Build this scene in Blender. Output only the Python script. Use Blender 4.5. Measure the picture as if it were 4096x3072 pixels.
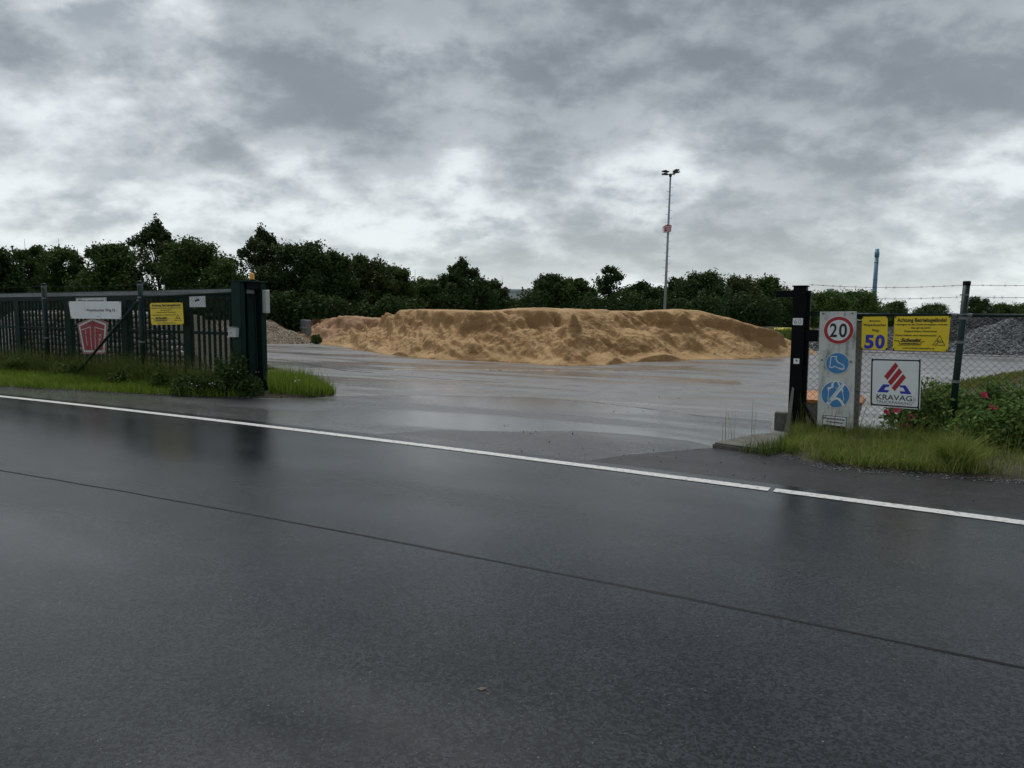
import bpy, bmesh, math, random
import numpy as np
from mathutils import Matrix, Vector

S = bpy.context.scene
for o in list(bpy.data.objects): bpy.data.objects.remove(o)
C = S.collection

# ------------------------------------------------------------------ camera
FPX, EYE = 2900.0, 1.65
PITCH, ROLL = math.atan(286/2900), math.radians(0.4)
cam = bpy.data.objects.new('camera', bpy.data.cameras.new('camera')); C.objects.link(cam)
cam.data.sensor_width = 36; cam.data.lens = FPX/4096*36
cam.data.clip_start = 0.05; cam.data.clip_end = 5000
CM = Matrix.Rotation(math.pi/2-PITCH, 4, 'X') @ Matrix.Rotation(ROLL, 4, 'Z')
cam.matrix_world = Matrix.Translation((0, 0, EYE)) @ CM
S.camera = cam

# ------------------------------------------------------------------ sky
SUN_EL, SUN_AZ = math.radians(60), math.radians(-14)      # azimuth from +Y towards +X
W = bpy.data.worlds.new('World'); S.world = W; W.use_nodes = True
nt = W.node_tree; nt.nodes.clear()
def N(t, **k):
    n = nt.nodes.new(t)
    for a, b in k.items(): setattr(n, a, b)
    return n
def L(a, b): nt.links.new(a, b)
def M(op, a, b=None, c=None, clamp=False):
    n = N('ShaderNodeMath', operation=op, use_clamp=clamp)
    for i, v in enumerate((a, b, c)):
        if v is None: continue
        if isinstance(v, (int, float)): n.inputs[i].default_value = v
        else: L(v, n.inputs[i])
    return n.outputs[0]
def smooth(v, lo, hi):
    n = N('ShaderNodeMapRange', interpolation_type='SMOOTHSTEP')
    L(v, n.inputs[0]); n.inputs[1].default_value = lo; n.inputs[2].default_value = hi
    return n.outputs[0]
def mixc(f, a, b):
    n = N('ShaderNodeMix', data_type='RGBA')
    if isinstance(f, (int, float)): n.inputs[0].default_value = f
    else: L(f, n.inputs[0])
    for i, v in ((6, a), (7, b)):
        if isinstance(v, tuple): n.inputs[i].default_value = (*v, 1)
        else: L(v, n.inputs[i])
    return n.outputs[2]
tc = N('ShaderNodeTexCoord'); sp = N('ShaderNodeSeparateXYZ'); L(tc.outputs['Generated'], sp.inputs[0])
dx, dy, dz = sp.outputs
zc = M('MAXIMUM', dz, 0.0)
den = M('ADD', zc, 0.46)
cx, cy = M('DIVIDE', dx, den), M('DIVIDE', dy, den)
def cloudnoise(ox, oy, scale, detail, rough, dist=0.0, seed=0.0, sx=1.0):
    cb = N('ShaderNodeCombineXYZ'); L(M('MULTIPLY', M('ADD', cx, ox), sx), cb.inputs[0]); L(M('ADD', cy, oy), cb.inputs[1]); cb.inputs[2].default_value = seed
    n = N('ShaderNodeTexNoise'); n.inputs['Scale'].default_value = scale; n.inputs['Detail'].default_value = detail
    n.inputs['Roughness'].default_value = rough; n.inputs['Distortion'].default_value = dist
    L(cb.outputs[0], n.inputs['Vector']); return n.outputs[0]
SX, SY, SEED = 3.7, 1.3, 70.21
a = cloudnoise(SX, SY, 2.7, 12, 0.56, 0.0, SEED, 0.95)
b = cloudnoise(SX, SY+0.05, 2.7, 12, 0.56, 0.0, SEED, 0.95)
big = cloudnoise(SX, SY, 1.2, 3, 0.5, 0.0, SEED+9, 0.8)
mid = cloudnoise(SX+5, SY, 5.0, 10, 0.57, 0.0, SEED+21, 0.9)
mid2 = cloudnoise(SX+5, SY+0.028, 5.0, 10, 0.57, 0.0, SEED+21, 0.9)
relief = M('ADD', M('SUBTRACT', a, b), M('MULTIPLY', M('SUBTRACT', mid, mid2), 0.8))     # side of each billow that faces the light
# the heavier bank of cloud overhead, reaching lower on the right; thinner towards the horizon
bank = smooth(M('ADD', M('ADD', dz, M('MULTIPLY', dx, 0.20)), M('MULTIPLY', a, 0.25)), 0.40, 0.62)
deck = M('ADD', M('ADD', M('MULTIPLY', a, 0.75), M('MULTIPLY', big, 0.55)), M('MULTIPLY', bank, 0.21))
heavy = M('ADD', M('MULTIPLY', smooth(deck, 0.60, 0.69), 0.6), M('MULTIPLY', smooth(deck, 0.56, 0.82), 0.4))                   # dark undersides with fairly firm edges
veil = smooth(M('SUBTRACT', M('ADD', M('MULTIPLY', mid, 0.8), M('MULTIPLY', a, 0.35)), M('MULTIPLY', relief, 1.3)), 0.41, 0.72)
pale = mixc(veil, (0.62, 0.655, 0.67), (0.235, 0.264, 0.286))
dark = mixc(veil, (0.215, 0.239, 0.258), (0.112, 0.128, 0.142))
rim = M('MULTIPLY', smooth(deck, 0.55, 0.62), M('SUBTRACT', 1.0, smooth(deck, 0.62, 0.68)))
pale = mixc(M('MULTIPLY', rim, 0.25), pale, (0.66, 0.69, 0.70))
ccol = mixc(M('MULTIPLY', heavy, 0.85), pale, dark)
hz = M('POWER', 2.718, M('MULTIPLY', zc, -8.0))
ccol = mixc(M('MULTIPLY', hz, 0.62), ccol, (0.60, 0.645, 0.645))
sky = N('ShaderNodeTexSky', sky_type='NISHITA'); sky.sun_disc = False
sky.sun_elevation = SUN_EL; sky.sun_rotation = SUN_AZ
bg1 = N('ShaderNodeBackground'); L(sky.outputs[0], bg1.inputs[0]); bg1.inputs[1].default_value = 0.1
bg2 = N('ShaderNodeBackground'); L(ccol, bg2.inputs[0]); bg2.inputs[1].default_value = 1.0
mx = N('ShaderNodeMixShader'); mx.inputs[0].default_value = 0.93
L(bg1.outputs[0], mx.inputs[1]); L(bg2.outputs[0], mx.inputs[2])
out = N('ShaderNodeOutputWorld'); L(mx.outputs[0], out.inputs[0])

sun = bpy.data.objects.new('sun', bpy.data.lights.new('sun', 'SUN')); C.objects.link(sun)
sun.data.energy = 1.5; sun.data.angle = math.radians(24); sun.data.color = (1.0, 0.985, 0.96)
sd = Vector((math.sin(SUN_AZ)*math.cos(SUN_EL), math.cos(SUN_AZ)*math.cos(SUN_EL), math.sin(SUN_EL)))
sun.rotation_euler = sd.to_track_quat('Z', 'Y').to_euler()
S.view_settings.view_transform = 'Standard'; S.view_settings.look = 'None'
S.view_settings.exposure = 0.45; S.view_settings.gamma = 1.0
S.render.engine = 'CYCLES'

# ------------------------------------------------------------------ helpers
def ray(px, py):                       # photograph pixel -> world direction
    return CM.to_3x3() @ Vector(((px-2048)/FPX, -(py-1536)/FPX, -1))
def G(px, py, z=0.0):                  # where a pixel meets the ground
    d = ray(px, py); t = (z-EYE)/d.z
    return Vector((0, 0, EYE)) + d*t
def at(px, py, Y):                     # the point of a pixel's ray at distance Y ahead
    d = ray(px, py)
    return Vector((0, 0, EYE)) + d*(Y/d.y)
U = Vector((math.cos(math.radians(-30)), math.sin(math.radians(-30)), 0))     # along the road, to the right
V = Vector((-U.y, U.x, 0))                                                    # away from the road, into the yard
RZ = math.radians(-30)
class Plane:
    def __init__(s, o): s.o = Vector((o[0], o[1], 0))
    def sz(s, px, py):
        d = ray(px, py); e = Vector((0, 0, EYE))
        t = (s.o-e).dot(V)/d.dot(V); p = e+d*t
        return (p-s.o).dot(U), p.z
    def pt(s, a, z=0.0, n=0.0): return s.o+U*a+V*n+Vector((0, 0, z))
rng = random.Random(5)

def link(o, parent=None):
    C.objects.link(o)
    if parent is not None: o.parent = parent
    return o
def tag(o, label=None, cat=None, group=None, kind=None):
    if label: o['label'] = label
    if cat: o['category'] = cat
    if group: o['group'] = group
    if kind: o['kind'] = kind
    return o
def thing(name, label, cat, loc, rz=0.0, group=None):
    o = bpy.data.objects.new(name, None); o.empty_display_size = 0.2
    link(o); o.location = loc; o.rotation_euler = (0, 0, rz)
    return tag(o, label, cat, group)
def obj(name, me, mat, parent=None):
    o = bpy.data.objects.new(name, me)
    if mat and not me.materials: me.materials.append(mat)
    return link(o, parent)
def npmesh(name, Vv, Ff, smooth=False, attr=None):
    me = bpy.data.meshes.new(name)
    Vv = np.asarray(Vv, dtype=np.float32); Ff = np.asarray(Ff, dtype=np.int32)
    k = Ff.shape[1]
    me.vertices.add(len(Vv)); me.vertices.foreach_set('co', Vv.ravel())
    me.loops.add(Ff.size); me.loops.foreach_set('vertex_index', Ff.ravel())
    me.polygons.add(len(Ff)); me.polygons.foreach_set('loop_start', np.arange(0, Ff.size, k, dtype=np.int32))
    try: me.polygons.foreach_set('loop_total', np.full(len(Ff), k, dtype=np.int32))
    except Exception: pass
    if smooth: me.polygons.foreach_set('use_smooth', np.ones(len(Ff), dtype=bool))
    if attr is not None:
        at_ = me.attributes.new('rnd', 'FLOAT', 'FACE'); at_.data.foreach_set('value', np.asarray(attr, dtype=np.float32))
    me.update(calc_edges=True); me.validate()
    return me
class MB:
    def __init__(s): s.v = []; s.f = []; s.sm = False
    def add(s, vs, fs):
        k = len(s.v); s.v += [tuple(v) for v in vs]; s.f += [tuple(i+k for i in f) for f in fs]; return s
    def box(s, x0, x1, y0, y1, z0, z1, b=0.0, m=None):
        bm = bmesh.new(); bmesh.ops.create_cube(bm, size=1)
        for v in bm.verts: v.co = Vector(((x0+x1)/2+v.co.x*(x1-x0), (y0+y1)/2+v.co.y*(y1-y0), (z0+z1)/2+v.co.z*(z1-z0)))
        if b: bmesh.ops.bevel(bm, geom=bm.edges[:], offset=b, segments=1, affect='EDGES')
        bm.verts.index_update()
        vs = [m @ v.co if m else v.co.copy() for v in bm.verts]; fs = [[v.index for v in f.verts] for f in bm.faces]; bm.free()
        return s.add(vs, fs)
    def tube(s, pts, r, n=8, caps=True):
        pts = [Vector(p) for p in pts]; rs = r if isinstance(r, (list, tuple)) else [r]*len(pts); vs = []; fs = []
        for i, p in enumerate(pts):
            d = (pts[min(i+1, len(pts)-1)]-pts[max(i-1, 0)]).normalized()
            a = Vector((0, 0, 1)) if abs(d.z) < 0.9 else Vector((0, 1, 0))
            e1 = d.cross(a).normalized(); e2 = d.cross(e1)
            vs += [p+(e1*math.cos(2*math.pi*k/n)+e2*math.sin(2*math.pi*k/n))*rs[i] for k in range(n)]
        for i in range(len(pts)-1):
            for k in range(n): fs.append((i*n+k, i*n+(k+1) % n, (i+1)*n+(k+1) % n, (i+1)*n+k))
        if caps: fs += [tuple(range(n))[::-1], tuple(range((len(pts)-1)*n, len(pts)*n))]
        return s.add(vs, fs)
    def lathe(s, prof, n=16, c=(0, 0, 0)):            # prof: (r, z)
        vs = [(c[0]+r*math.cos(2*math.pi*k/n), c[1]+r*math.sin(2*math.pi*k/n), c[2]+z) for r, z in prof for k in range(n)]
        fs = [(i*n+k, i*n+(k+1) % n, (i+1)*n+(k+1) % n, (i+1)*n+k) for i in range(len(prof)-1) for k in range(n)]
        fs += [tuple(range(n))[::-1], tuple(range((len(prof)-1)*n, len(prof)*n))]
        return s.add(vs, fs)
    def slab(s, poly, y0, y1):                        # polygon in local XZ, extruded along Y (y0 = front)
        n = len(poly)
        area = sum(poly[i][0]*poly[(i+1) % n][1]-poly[(i+1) % n][0]*poly[i][1] for i in range(n))
        if area < 0: poly = poly[::-1]
        vs = [(x, y0, z) for x, z in poly]+[(x, y1, z) for x, z in poly]
        fs = [tuple(range(n)), tuple(range(n, 2*n))[::-1]]+[(i+n, (i+1) % n+n, (i+1) % n, i) for i in range(n)]
        return s.add(vs, fs)
    def stroke(s, pts, w, y, closed=False):           # flat line of width w in local XZ at depth y
        pts = [Vector((p[0], p[1])) for p in pts]; n = len(pts)
        if closed: pts = pts+[pts[0]]; n += 1
        l = []; r = []
        for i in range(n):
            d0 = (pts[i]-pts[i-1]) if i > 0 else ((pts[0]-pts[-2]) if closed else pts[1]-pts[0])
            d1 = (pts[i+1]-pts[i]) if i < n-1 else ((pts[1]-pts[0]) if closed else pts[-1]-pts[-2])
            d0.normalize(); d1.normalize(); n0 = Vector((-d0.y, d0.x)); n1 = Vector((-d1.y, d1.x))
            m = n0+n1
            m = m.normalized() if m.length > 0.1 else n1
            k = w/2/max(m.dot(n1), 0.4)
            l.append(pts[i]+m*k); r.append(pts[i]-m*k)
        vs = [(p.x, y, p.y) for p in l]+[(p.x, y, p.y) for p in r]
        return s.add(vs, [(i+n, i+1+n, i+1, i) for i in range(n-1)])
    def mesh(s, name='mesh'):
        me = bpy.data.meshes.new(name); me.from_pydata(s.v, [], s.f); me.update()
        if s.sm:
            for p in me.polygons: p.use_smooth = True
        return me
    def build(s, name, mat, parent=None, smooth=False):
        s.sm = smooth
        return obj(name, s.mesh(name), mat, parent)
def circle(cx, cz, r, n=40): return [(cx+r*math.cos(2*math.pi*k/n), cz+r*math.sin(2*math.pi*k/n)) for k in range(n)]

_tab = {}
def vn(x, y, seed=0):
    if seed not in _tab: _tab[seed] = np.random.RandomState(seed+11).rand(128, 128)
    t = _tab[seed]; xi = np.floor(x).astype(int); yi = np.floor(y).astype(int); fx = x-xi; fy = y-yi
    fx = fx*fx*(3-2*fx); fy = fy*fy*(3-2*fy); a = xi % 128; b = (xi+1) % 128; c = yi % 128; d = (yi+1) % 128
    return (t[a, c]*(1-fx)+t[b, c]*fx)*(1-fy)+(t[a, d]*(1-fx)+t[b, d]*fx)*fy
def fbm(x, y, seed=0, o=4, g=0.5):
    s = 0; a = 1; t = 0
    for i in range(o): s = s+a*vn(x*2**i+i*17.3, y*2**i-i*9.1, seed+i); t += a; a *= g
    return s/t                                         # 0..1, about 0.5
def pdist(X, Y, poly):                                 # signed distance to a polygon, inside positive
    d = np.full(X.shape, 1e9); ins = np.zeros(X.shape, bool); n = len(poly)
    for i in range(n):
        ax, ay = poly[i][:2]; bx, by = poly[(i+1) % n][:2]
        ex, ey = bx-ax, by-ay; t = np.clip(((X-ax)*ex+(Y-ay)*ey)/(ex*ex+ey*ey+1e-12), 0, 1)
        d = np.minimum(d, np.hypot(X-ax-t*ex, Y-ay-t*ey))
        c = ((ay > Y) != (by > Y)) & (X < (bx-ax)*(Y-ay)/(by-ay+1e-12)+ax); ins ^= c
    return np.where(ins, d, -d)
def inpoly(X, Y, poly): return pdist(X, Y, poly) > 0
def scatter(poly, n, seed, dens=None):
    r = np.random.RandomState(seed); xs = [p[0] for p in poly]; ys = [p[1] for p in poly]; out = np.zeros((0, 2))
    while len(out) < n:
        q = np.c_[r.uniform(min(xs), max(xs), n*2), r.uniform(min(ys), max(ys), n*2)]
        k = inpoly(q[:, 0], q[:, 1], poly)
        if dens is not None: k &= r.rand(len(q)) < dens(q[:, 0], q[:, 1])
        out = np.r_[out, q[k]]
    return out[:n]

# ------------------------------------------------------------------ materials
def mat(name, col, rough=0.6, var=0.0, vscale=4.0, bump=0.0, bscale=40.0, metal=0.0, col2=None, spec=0.5, wear=None, transl=0.0, attr=False, coat=0.0):
    m = bpy.data.materials.new(name); m.use_nodes = True; t = m.node_tree; p = t.nodes['Principled BSDF']
    p.inputs['Roughness'].default_value = rough; p.inputs['Metallic'].default_value = metal
    p.inputs['Specular IOR Level'].default_value = spec; p.inputs['Coat Weight'].default_value = coat
    base = None
    tcn = t.nodes.new('ShaderNodeTexCoord')
    if var or col2:
        if attr:
            f = t.nodes.new('ShaderNodeAttribute'); f.attribute_name = 'rnd'; fo = f.outputs['Fac']
        else:
            n = t.nodes.new('ShaderNodeTexNoise'); n.inputs['Scale'].default_value = vscale; n.inputs['Detail'].default_value = 6; n.inputs['Roughness'].default_value = 0.65
            t.links.new(tcn.outputs['Object'], n.inputs['Vector'])
            mr = t.nodes.new('ShaderNodeMapRange'); t.links.new(n.outputs[0], mr.inputs[0]); mr.inputs[1].default_value = 0.3; mr.inputs[2].default_value = 0.7; fo = mr.outputs[0]
        mxn = t.nodes.new('ShaderNodeMix'); mxn.data_type = 'RGBA'; t.links.new(fo, mxn.inputs[0])
        c2 = col2 or tuple(c*(1+var) for c in col); c1 = col if col2 else tuple(c*(1-var) for c in col)
        mxn.inputs[6].default_value = (*c1, 1); mxn.inputs[7].default_value = (*c2, 1); base = mxn.outputs[2]
    if wear:                                           # (colour, scale, threshold): dirt or stains with a shape of their own
        n = t.nodes.new('ShaderNodeTexNoise'); n.inputs['Scale'].default_value = wear[1]; n.inputs['Detail'].default_value = 8; n.inputs['Roughness'].default_value = 0.7
        mp = t.nodes.new('ShaderNodeMapping'); mp.inputs['Scale'].default_value = (1, 1, 0.35); t.links.new(tcn.outputs['Object'], mp.inputs[0]); t.links.new(mp.outputs[0], n.inputs['Vector'])
        mr = t.nodes.new('ShaderNodeMapRange'); t.links.new(n.outputs[0], mr.inputs[0]); mr.inputs[1].default_value = wear[2]; mr.inputs[2].default_value = wear[2]+0.16
        mxn = t.nodes.new('ShaderNodeMix'); mxn.data_type = 'RGBA'; t.links.new(mr.outputs[0], mxn.inputs[0])
        if base: t.links.new(base, mxn.inputs[6])
        else: mxn.inputs[6].default_value = (*col, 1)
        mxn.inputs[7].default_value = (*wear[0], 1); base = mxn.outputs[2]
    if base: t.links.new(base, p.inputs['Base Color'])
    else: p.inputs['Base Color'].default_value = (*col, 1)
    if bump:
        n = t.nodes.new('ShaderNodeTexNoise'); n.inputs['Scale'].default_value = bscale; n.inputs['Detail'].default_value = 5
        t.links.new(tcn.outputs['Object'], n.inputs['Vector'])
        bn = t.nodes.new('ShaderNodeBump'); bn.inputs['Strength'].default_value = 1; bn.inputs['Distance'].default_value = bump
        t.links.new(n.outputs[0], bn.inputs['Height']); t.links.new(bn.outputs[0], p.inputs['Normal'])
    if transl:
        tr = t.nodes.new('ShaderNodeBsdfTranslucent'); ms = t.nodes.new('ShaderNodeMixShader'); ms.inputs[0].default_value = transl
        if base: t.links.new(base, tr.inputs[0])
        else: tr.inputs[0].default_value = (*col, 1)
        o = t.nodes['Material Output']; t.links.new(p.outputs[0], ms.inputs[1]); t.links.new(tr.outputs[0], ms.inputs[2]); t.links.new(ms.outputs[0], o.inputs[0])
    return m

def paving(name, c1, c2, rlo, rhi, grain, gbump, speck=0.0, band=(0.16, 0.55), mud=None, spec=0.5, bandscale=(0.12, 0.45), fd=(6, 0.6, 0.6), fr=(0.40, 0.62), film_coat=0.0, agg=0.0):
    """wet paving: aggregate grain, water film that comes and goes in long patches, optional mud tint"""
    m = bpy.data.materials.new(name); m.use_nodes = True; t = m.node_tree; p = t.nodes['Principled BSDF']; n_ = t.nodes.new; l_ = t.links.new
    tcn = n_('ShaderNodeTexCoord'); rot = n_('ShaderNodeMapping'); rot.inputs['Rotation'].default_value = (0, 0, math.radians(30)); l_(tcn.outputs['Object'], rot.inputs[0])
    st = n_('ShaderNodeMapping'); st.inputs['Scale'].default_value = (bandscale[0], bandscale[1], 1); l_(rot.outputs[0], st.inputs[0])
    def noise(sc, det, ro, src, dist=0.0):
        n = n_('ShaderNodeTexNoise'); n.inputs['Scale'].default_value = sc; n.inputs['Detail'].default_value = det; n.inputs['Roughness'].default_value = ro; n.inputs['Distortion'].default_value = dist
        l_(src, n.inputs['Vector']); return n.outputs[0]
    def mr(v, a0, a1, b0, b1):
        n = n_('ShaderNodeMapRange'); n.interpolation_type = 'SMOOTHSTEP'; l_(v, n.inputs[0])
        for i, q in enumerate((a0, a1, b0, b1)): n.inputs[i+1].default_value = q
        return n.outputs[0]
    def mix(f, A, B):
        n = n_('ShaderNodeMix'); n.data_type = 'RGBA'; l_(f, n.inputs[0])
        for i, q in ((6, A), (7, B)):
            if isinstance(q, tuple): n.inputs[i].default_value = (*q, 1)
            else: l_(q, n.inputs[i])
        return n.outputs[2]
    film = noise(1.0, fd[0], fd[1], st.outputs[0], fd[2])
    wet = mr(film, fr[0], fr[1], 0, 1)
    patch = noise(1.7, 6, 0.65, tcn.outputs['Object'])
    col = mix(mr(patch, 0.3, 0.7, 0, 1), c1, c2)
    if mud:
        st2 = n_('ShaderNodeMapping'); st2.inputs['Scale'].default_value = (0.10, 0.9, 1); l_(tcn.outputs['Object'], st2.inputs[0])
        col = mix(mr(noise(1.0, 7, 0.62, st2.outputs[0], 0.4), 0.50, 0.68, 0, mud[1]), col, mud[0])
    gr = noise(grain, 3, 0.6, tcn.outputs['Object'])
    vo = n_('ShaderNodeTexVoronoi'); vo.inputs['Scale'].default_value = grain*1.6; l_(tcn.outputs['Object'], vo.inputs['Vector'])
    if speck:
        wn = n_('ShaderNodeTexWhiteNoise'); l_(vo.outputs['Color'], wn.inputs['Vector'])
        col = mix(mr(wn.outputs[0], 1-speck, 1-speck+0.01, 0, 0.35), col, (0.42, 0.42, 0.40))
    if agg:                                             # single stones of the aggregate, pale and dark
        va = n_('ShaderNodeTexVoronoi'); va.inputs['Scale'].default_value = grain*0.75; l_(tcn.outputs['Object'], va.inputs['Vector'])
        sc_ = n_('ShaderNodeSeparateColor'); l_(va.outputs['Color'], sc_.inputs[0])
        mm = n_('ShaderNodeMix'); mm.data_type = 'RGBA'; mm.blend_type = 'MULTIPLY'; mm.inputs[0].default_value = 1.0; l_(col, mm.inputs[6])
        cr_ = n_('ShaderNodeCombineColor')
        for i_ in range(3): l_(mr(sc_.outputs[0], 0.0, 1.0, 1-agg, 1+agg), cr_.inputs[i_])
        l_(cr_.outputs[0], mm.inputs[7]); col = mm.outputs[2]
    l_(col, p.inputs['Base Color'])
    add = n_('ShaderNodeMath'); add.operation = 'MULTIPLY_ADD'; l_(gr, add.inputs[0]); add.inputs[1].default_value = 0.12; l_(mr(wet, 0, 1, rhi, rlo), add.inputs[2])
    l_(add.outputs[0], p.inputs['Roughness']); p.inputs['Specular IOR Level'].default_value = spec
    hs = n_('ShaderNodeMath'); hs.operation = 'SUBTRACT'; l_(gr, hs.inputs[0]); l_(vo.outputs['Distance'], hs.inputs[1])
    hm = n_('ShaderNodeMath'); hm.operation = 'MULTIPLY'; l_(hs.outputs[0], hm.inputs[0]); l_(mr(wet, 0, 1, 1.0, band[0]), hm.inputs[1])
    bn = n_('ShaderNodeBump'); bn.inputs['Distance'].default_value = gbump; bn.inputs['Strength'].default_value = 1.0; l_(hm.outputs[0], bn.inputs['Height']); l_(bn.outputs[0], p.inputs['Normal'])
    if film_coat:                                       # thin water film over the stones
        p.inputs['Coat Weight'].default_value = film_coat; p.inputs['Coat IOR'].default_value = 1.45
        l_(mr(wet, 0, 1, rhi, rlo), p.inputs['Coat Roughness'])
        b2 = n_('ShaderNodeBump'); b2.inputs['Distance'].default_value = gbump*0.26; b2.inputs['Strength'].default_value = 1.0; l_(hm.outputs[0], b2.inputs['Height']); l_(b2.outputs[0], p.inputs['Coat Normal'])
        p.inputs['Roughness'].default_value = 0.6
        for lk in list(p.inputs['Roughness'].links): t.links.remove(lk)
    return m

MT = dict(
    road=paving('wet asphalt', (0.012, 0.0140, 0.0155), (0.020, 0.0225, 0.0245), 0.15, 0.30, 110, 0.0022, speck=0.006, band=(0.55, 1), fd=(4, 0.5, 0.3), fr=(0.32, 0.68), spec=0.0, film_coat=1.0, agg=0.8),
    apron=paving('coarse wet asphalt', (0.030, 0.031, 0.034), (0.055, 0.056, 0.060), 0.15, 0.34, 75, 0.0030, speck=0.006, band=(0.35, 1), fr=(0.34, 0.60), spec=0.2, film_coat=1.0, agg=0.7),
    yard=paving('wet yard concrete', (0.145, 0.147, 0.150), (0.21, 0.207, 0.20), 0.14, 0.38, 60, 0.0026, band=(0.15, 1), fr=(0.43, 0.60), mud=((0.16, 0.112, 0.066), 0.65), bandscale=(0.10, 0.75)),
    ground=mat('meadow soil', (0.035, 0.045, 0.018), 0.9, var=0.4, vscale=0.6, bump=0.03, bscale=6),
    soil=mat('verge soil', (0.045, 0.04, 0.022), 0.9, var=0.4, vscale=5, bump=0.01, bscale=40),
    line=mat('road paint', (0.66, 0.66, 0.63), 0.45, var=0.06, vscale=9, bump=0.001, bscale=160, wear=((0.09, 0.09, 0.09), 20, 0.52)),
    seal=mat('joint bitumen', (0.012, 0.012, 0.013), 0.6, spec=0.15, bump=0.001, bscale=120),
    green=mat('dark green paint', (0.005, 0.026, 0.019), 0.5, var=0.25, vscale=5, spec=0.12, wear=((0.010, 0.014, 0.012), 7, 0.68)),
    postgreen=mat('green fence coating', (0.006, 0.024, 0.020), 0.45, var=0.2, vscale=6, spec=0.25, wear=((0.02, 0.026, 0.02), 9, 0.68)),
    wire=mat('coated fence wire', (0.008, 0.013, 0.012), 0.5, spec=0.2),
    black=mat('near black post paint', (0.003, 0.0045, 0.005), 0.5, var=0.3, vscale=6, spec=0.10, wear=((0.008, 0.009, 0.009), 9, 0.70)),
    galv=mat('galvanised steel', (0.19, 0.21, 0.22), 0.5, var=0.18, vscale=5, metal=0.3, wear=((0.14, 0.14, 0.13), 8, 0.62)),
    mast=mat('galvanised mast', (0.27, 0.30, 0.33), 0.5, var=0.1, vscale=2, metal=0.2),
    white=mat('white sign sheet', (0.80, 0.82, 0.83), 0.4, var=0.05, vscale=3, wear=((0.34, 0.35, 0.33), 7, 0.60)),
    alu=mat('sign back aluminium', (0.35, 0.36, 0.37), 0.45, metal=0.6),
    yellow=mat('yellow sign sheet', (0.86, 0.63, 0.018), 0.42, var=0.05, vscale=4, wear=((0.50, 0.37, 0.04), 9, 0.60)),
    red=mat('sign red', (0.40, 0.018, 0.025), 0.42, var=0.08, vscale=6),
    blue=mat('mandatory sign blue', (0.05, 0.23, 0.50), 0.42, var=0.08, vscale=8, wear=((0.10, 0.22, 0.36), 14, 0.66)),
    ink=mat('black print', (0.012, 0.012, 0.013), 0.5),
    inkblue=mat('blue print', (0.02, 0.035, 0.42), 0.45),
    print_white=mat('white print', (0.74, 0.76, 0.77), 0.45, var=0.06, vscale=10),
    board=mat('weathered white concrete', (0.60, 0.61, 0.585), 0.75, var=0.10, vscale=6, bump=0.002, bscale=60, wear=((0.12, 0.13, 0.10), 5.5, 0.51)),
    pillar=mat('grey pillar', (0.20, 0.20, 0.20), 0.7, var=0.12, vscale=5, bump=0.002, bscale=60, wear=((0.10, 0.10, 0.09), 6, 0.62)),
    moss=mat('mossy old concrete', (0.085, 0.082, 0.068), 0.8, col2=(0.14, 0.13, 0.11), vscale=9, bump=0.008, bscale=30, wear=((0.045, 0.055, 0.022), 6, 0.50)),
    concrete=mat('old concrete', (0.20, 0.19, 0.175), 0.7, var=0.25, vscale=5, bump=0.006, bscale=30, wear=((0.06, 0.065, 0.045), 3, 0.58)),
    wall=mat('wet concrete wall', (0.155, 0.16, 0.165), 0.65, var=0.2, vscale=1.5, bump=0.004, bscale=20, wear=((0.07, 0.075, 0.08), 1.6, 0.55)),
    orange=mat('orange bin lid', (0.50, 0.20, 0.06), 0.5, var=0.1, vscale=6, wear=((0.24, 0.13, 0.07), 7, 0.62)),
    bin=mat('grey grit bin', (0.20, 0.19, 0.185), 0.55, var=0.1, vscale=4, wear=((0.10, 0.10, 0.09), 5, 0.6)),
    beacon=mat('amber beacon glass', (0.85, 0.36, 0.01), 0.2, coat=0.5),
    lightbox=mat('pale plastic housing', (0.52, 0.53, 0.51), 0.5, var=0.06, vscale=5),
    machine=mat('yellow machine paint', (0.75, 0.60, 0.08), 0.4, var=0.06, vscale=3),
    rubber=mat('black rubber', (0.010, 0.010, 0.011), 0.6, spec=0.2),
    glass=mat('dark cab glass', (0.02, 0.025, 0.03), 0.08),
    sand=None,
    wood=mat('bare timber', (0.13, 0.10, 0.07), 0.85, var=0.3, vscale=8),
    bark=mat('tree bark', (0.045, 0.036, 0.026), 0.9, var=0.3, vscale=6),
    stem=mat('plant stem', (0.05, 0.075, 0.02), 0.7),
    rose=mat('pink rose petals', (0.62, 0.055, 0.13), 0.5, var=0.15, vscale=30, transl=0.25),
    petal=mat('small white blossom', (0.65, 0.65, 0.62), 0.5),
    facade=mat('pale cladding', (0.50, 0.53, 0.55), 0.5, var=0.05, vscale=0.4),
    roofgrey=mat('grey roof sheet', (0.17, 0.19, 0.21), 0.5, var=0.08, vscale=0.3),
    chimney=mat('blue grey steel stack', (0.12, 0.26, 0.36), 0.5, var=0.07, vscale=0.2),
)
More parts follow.
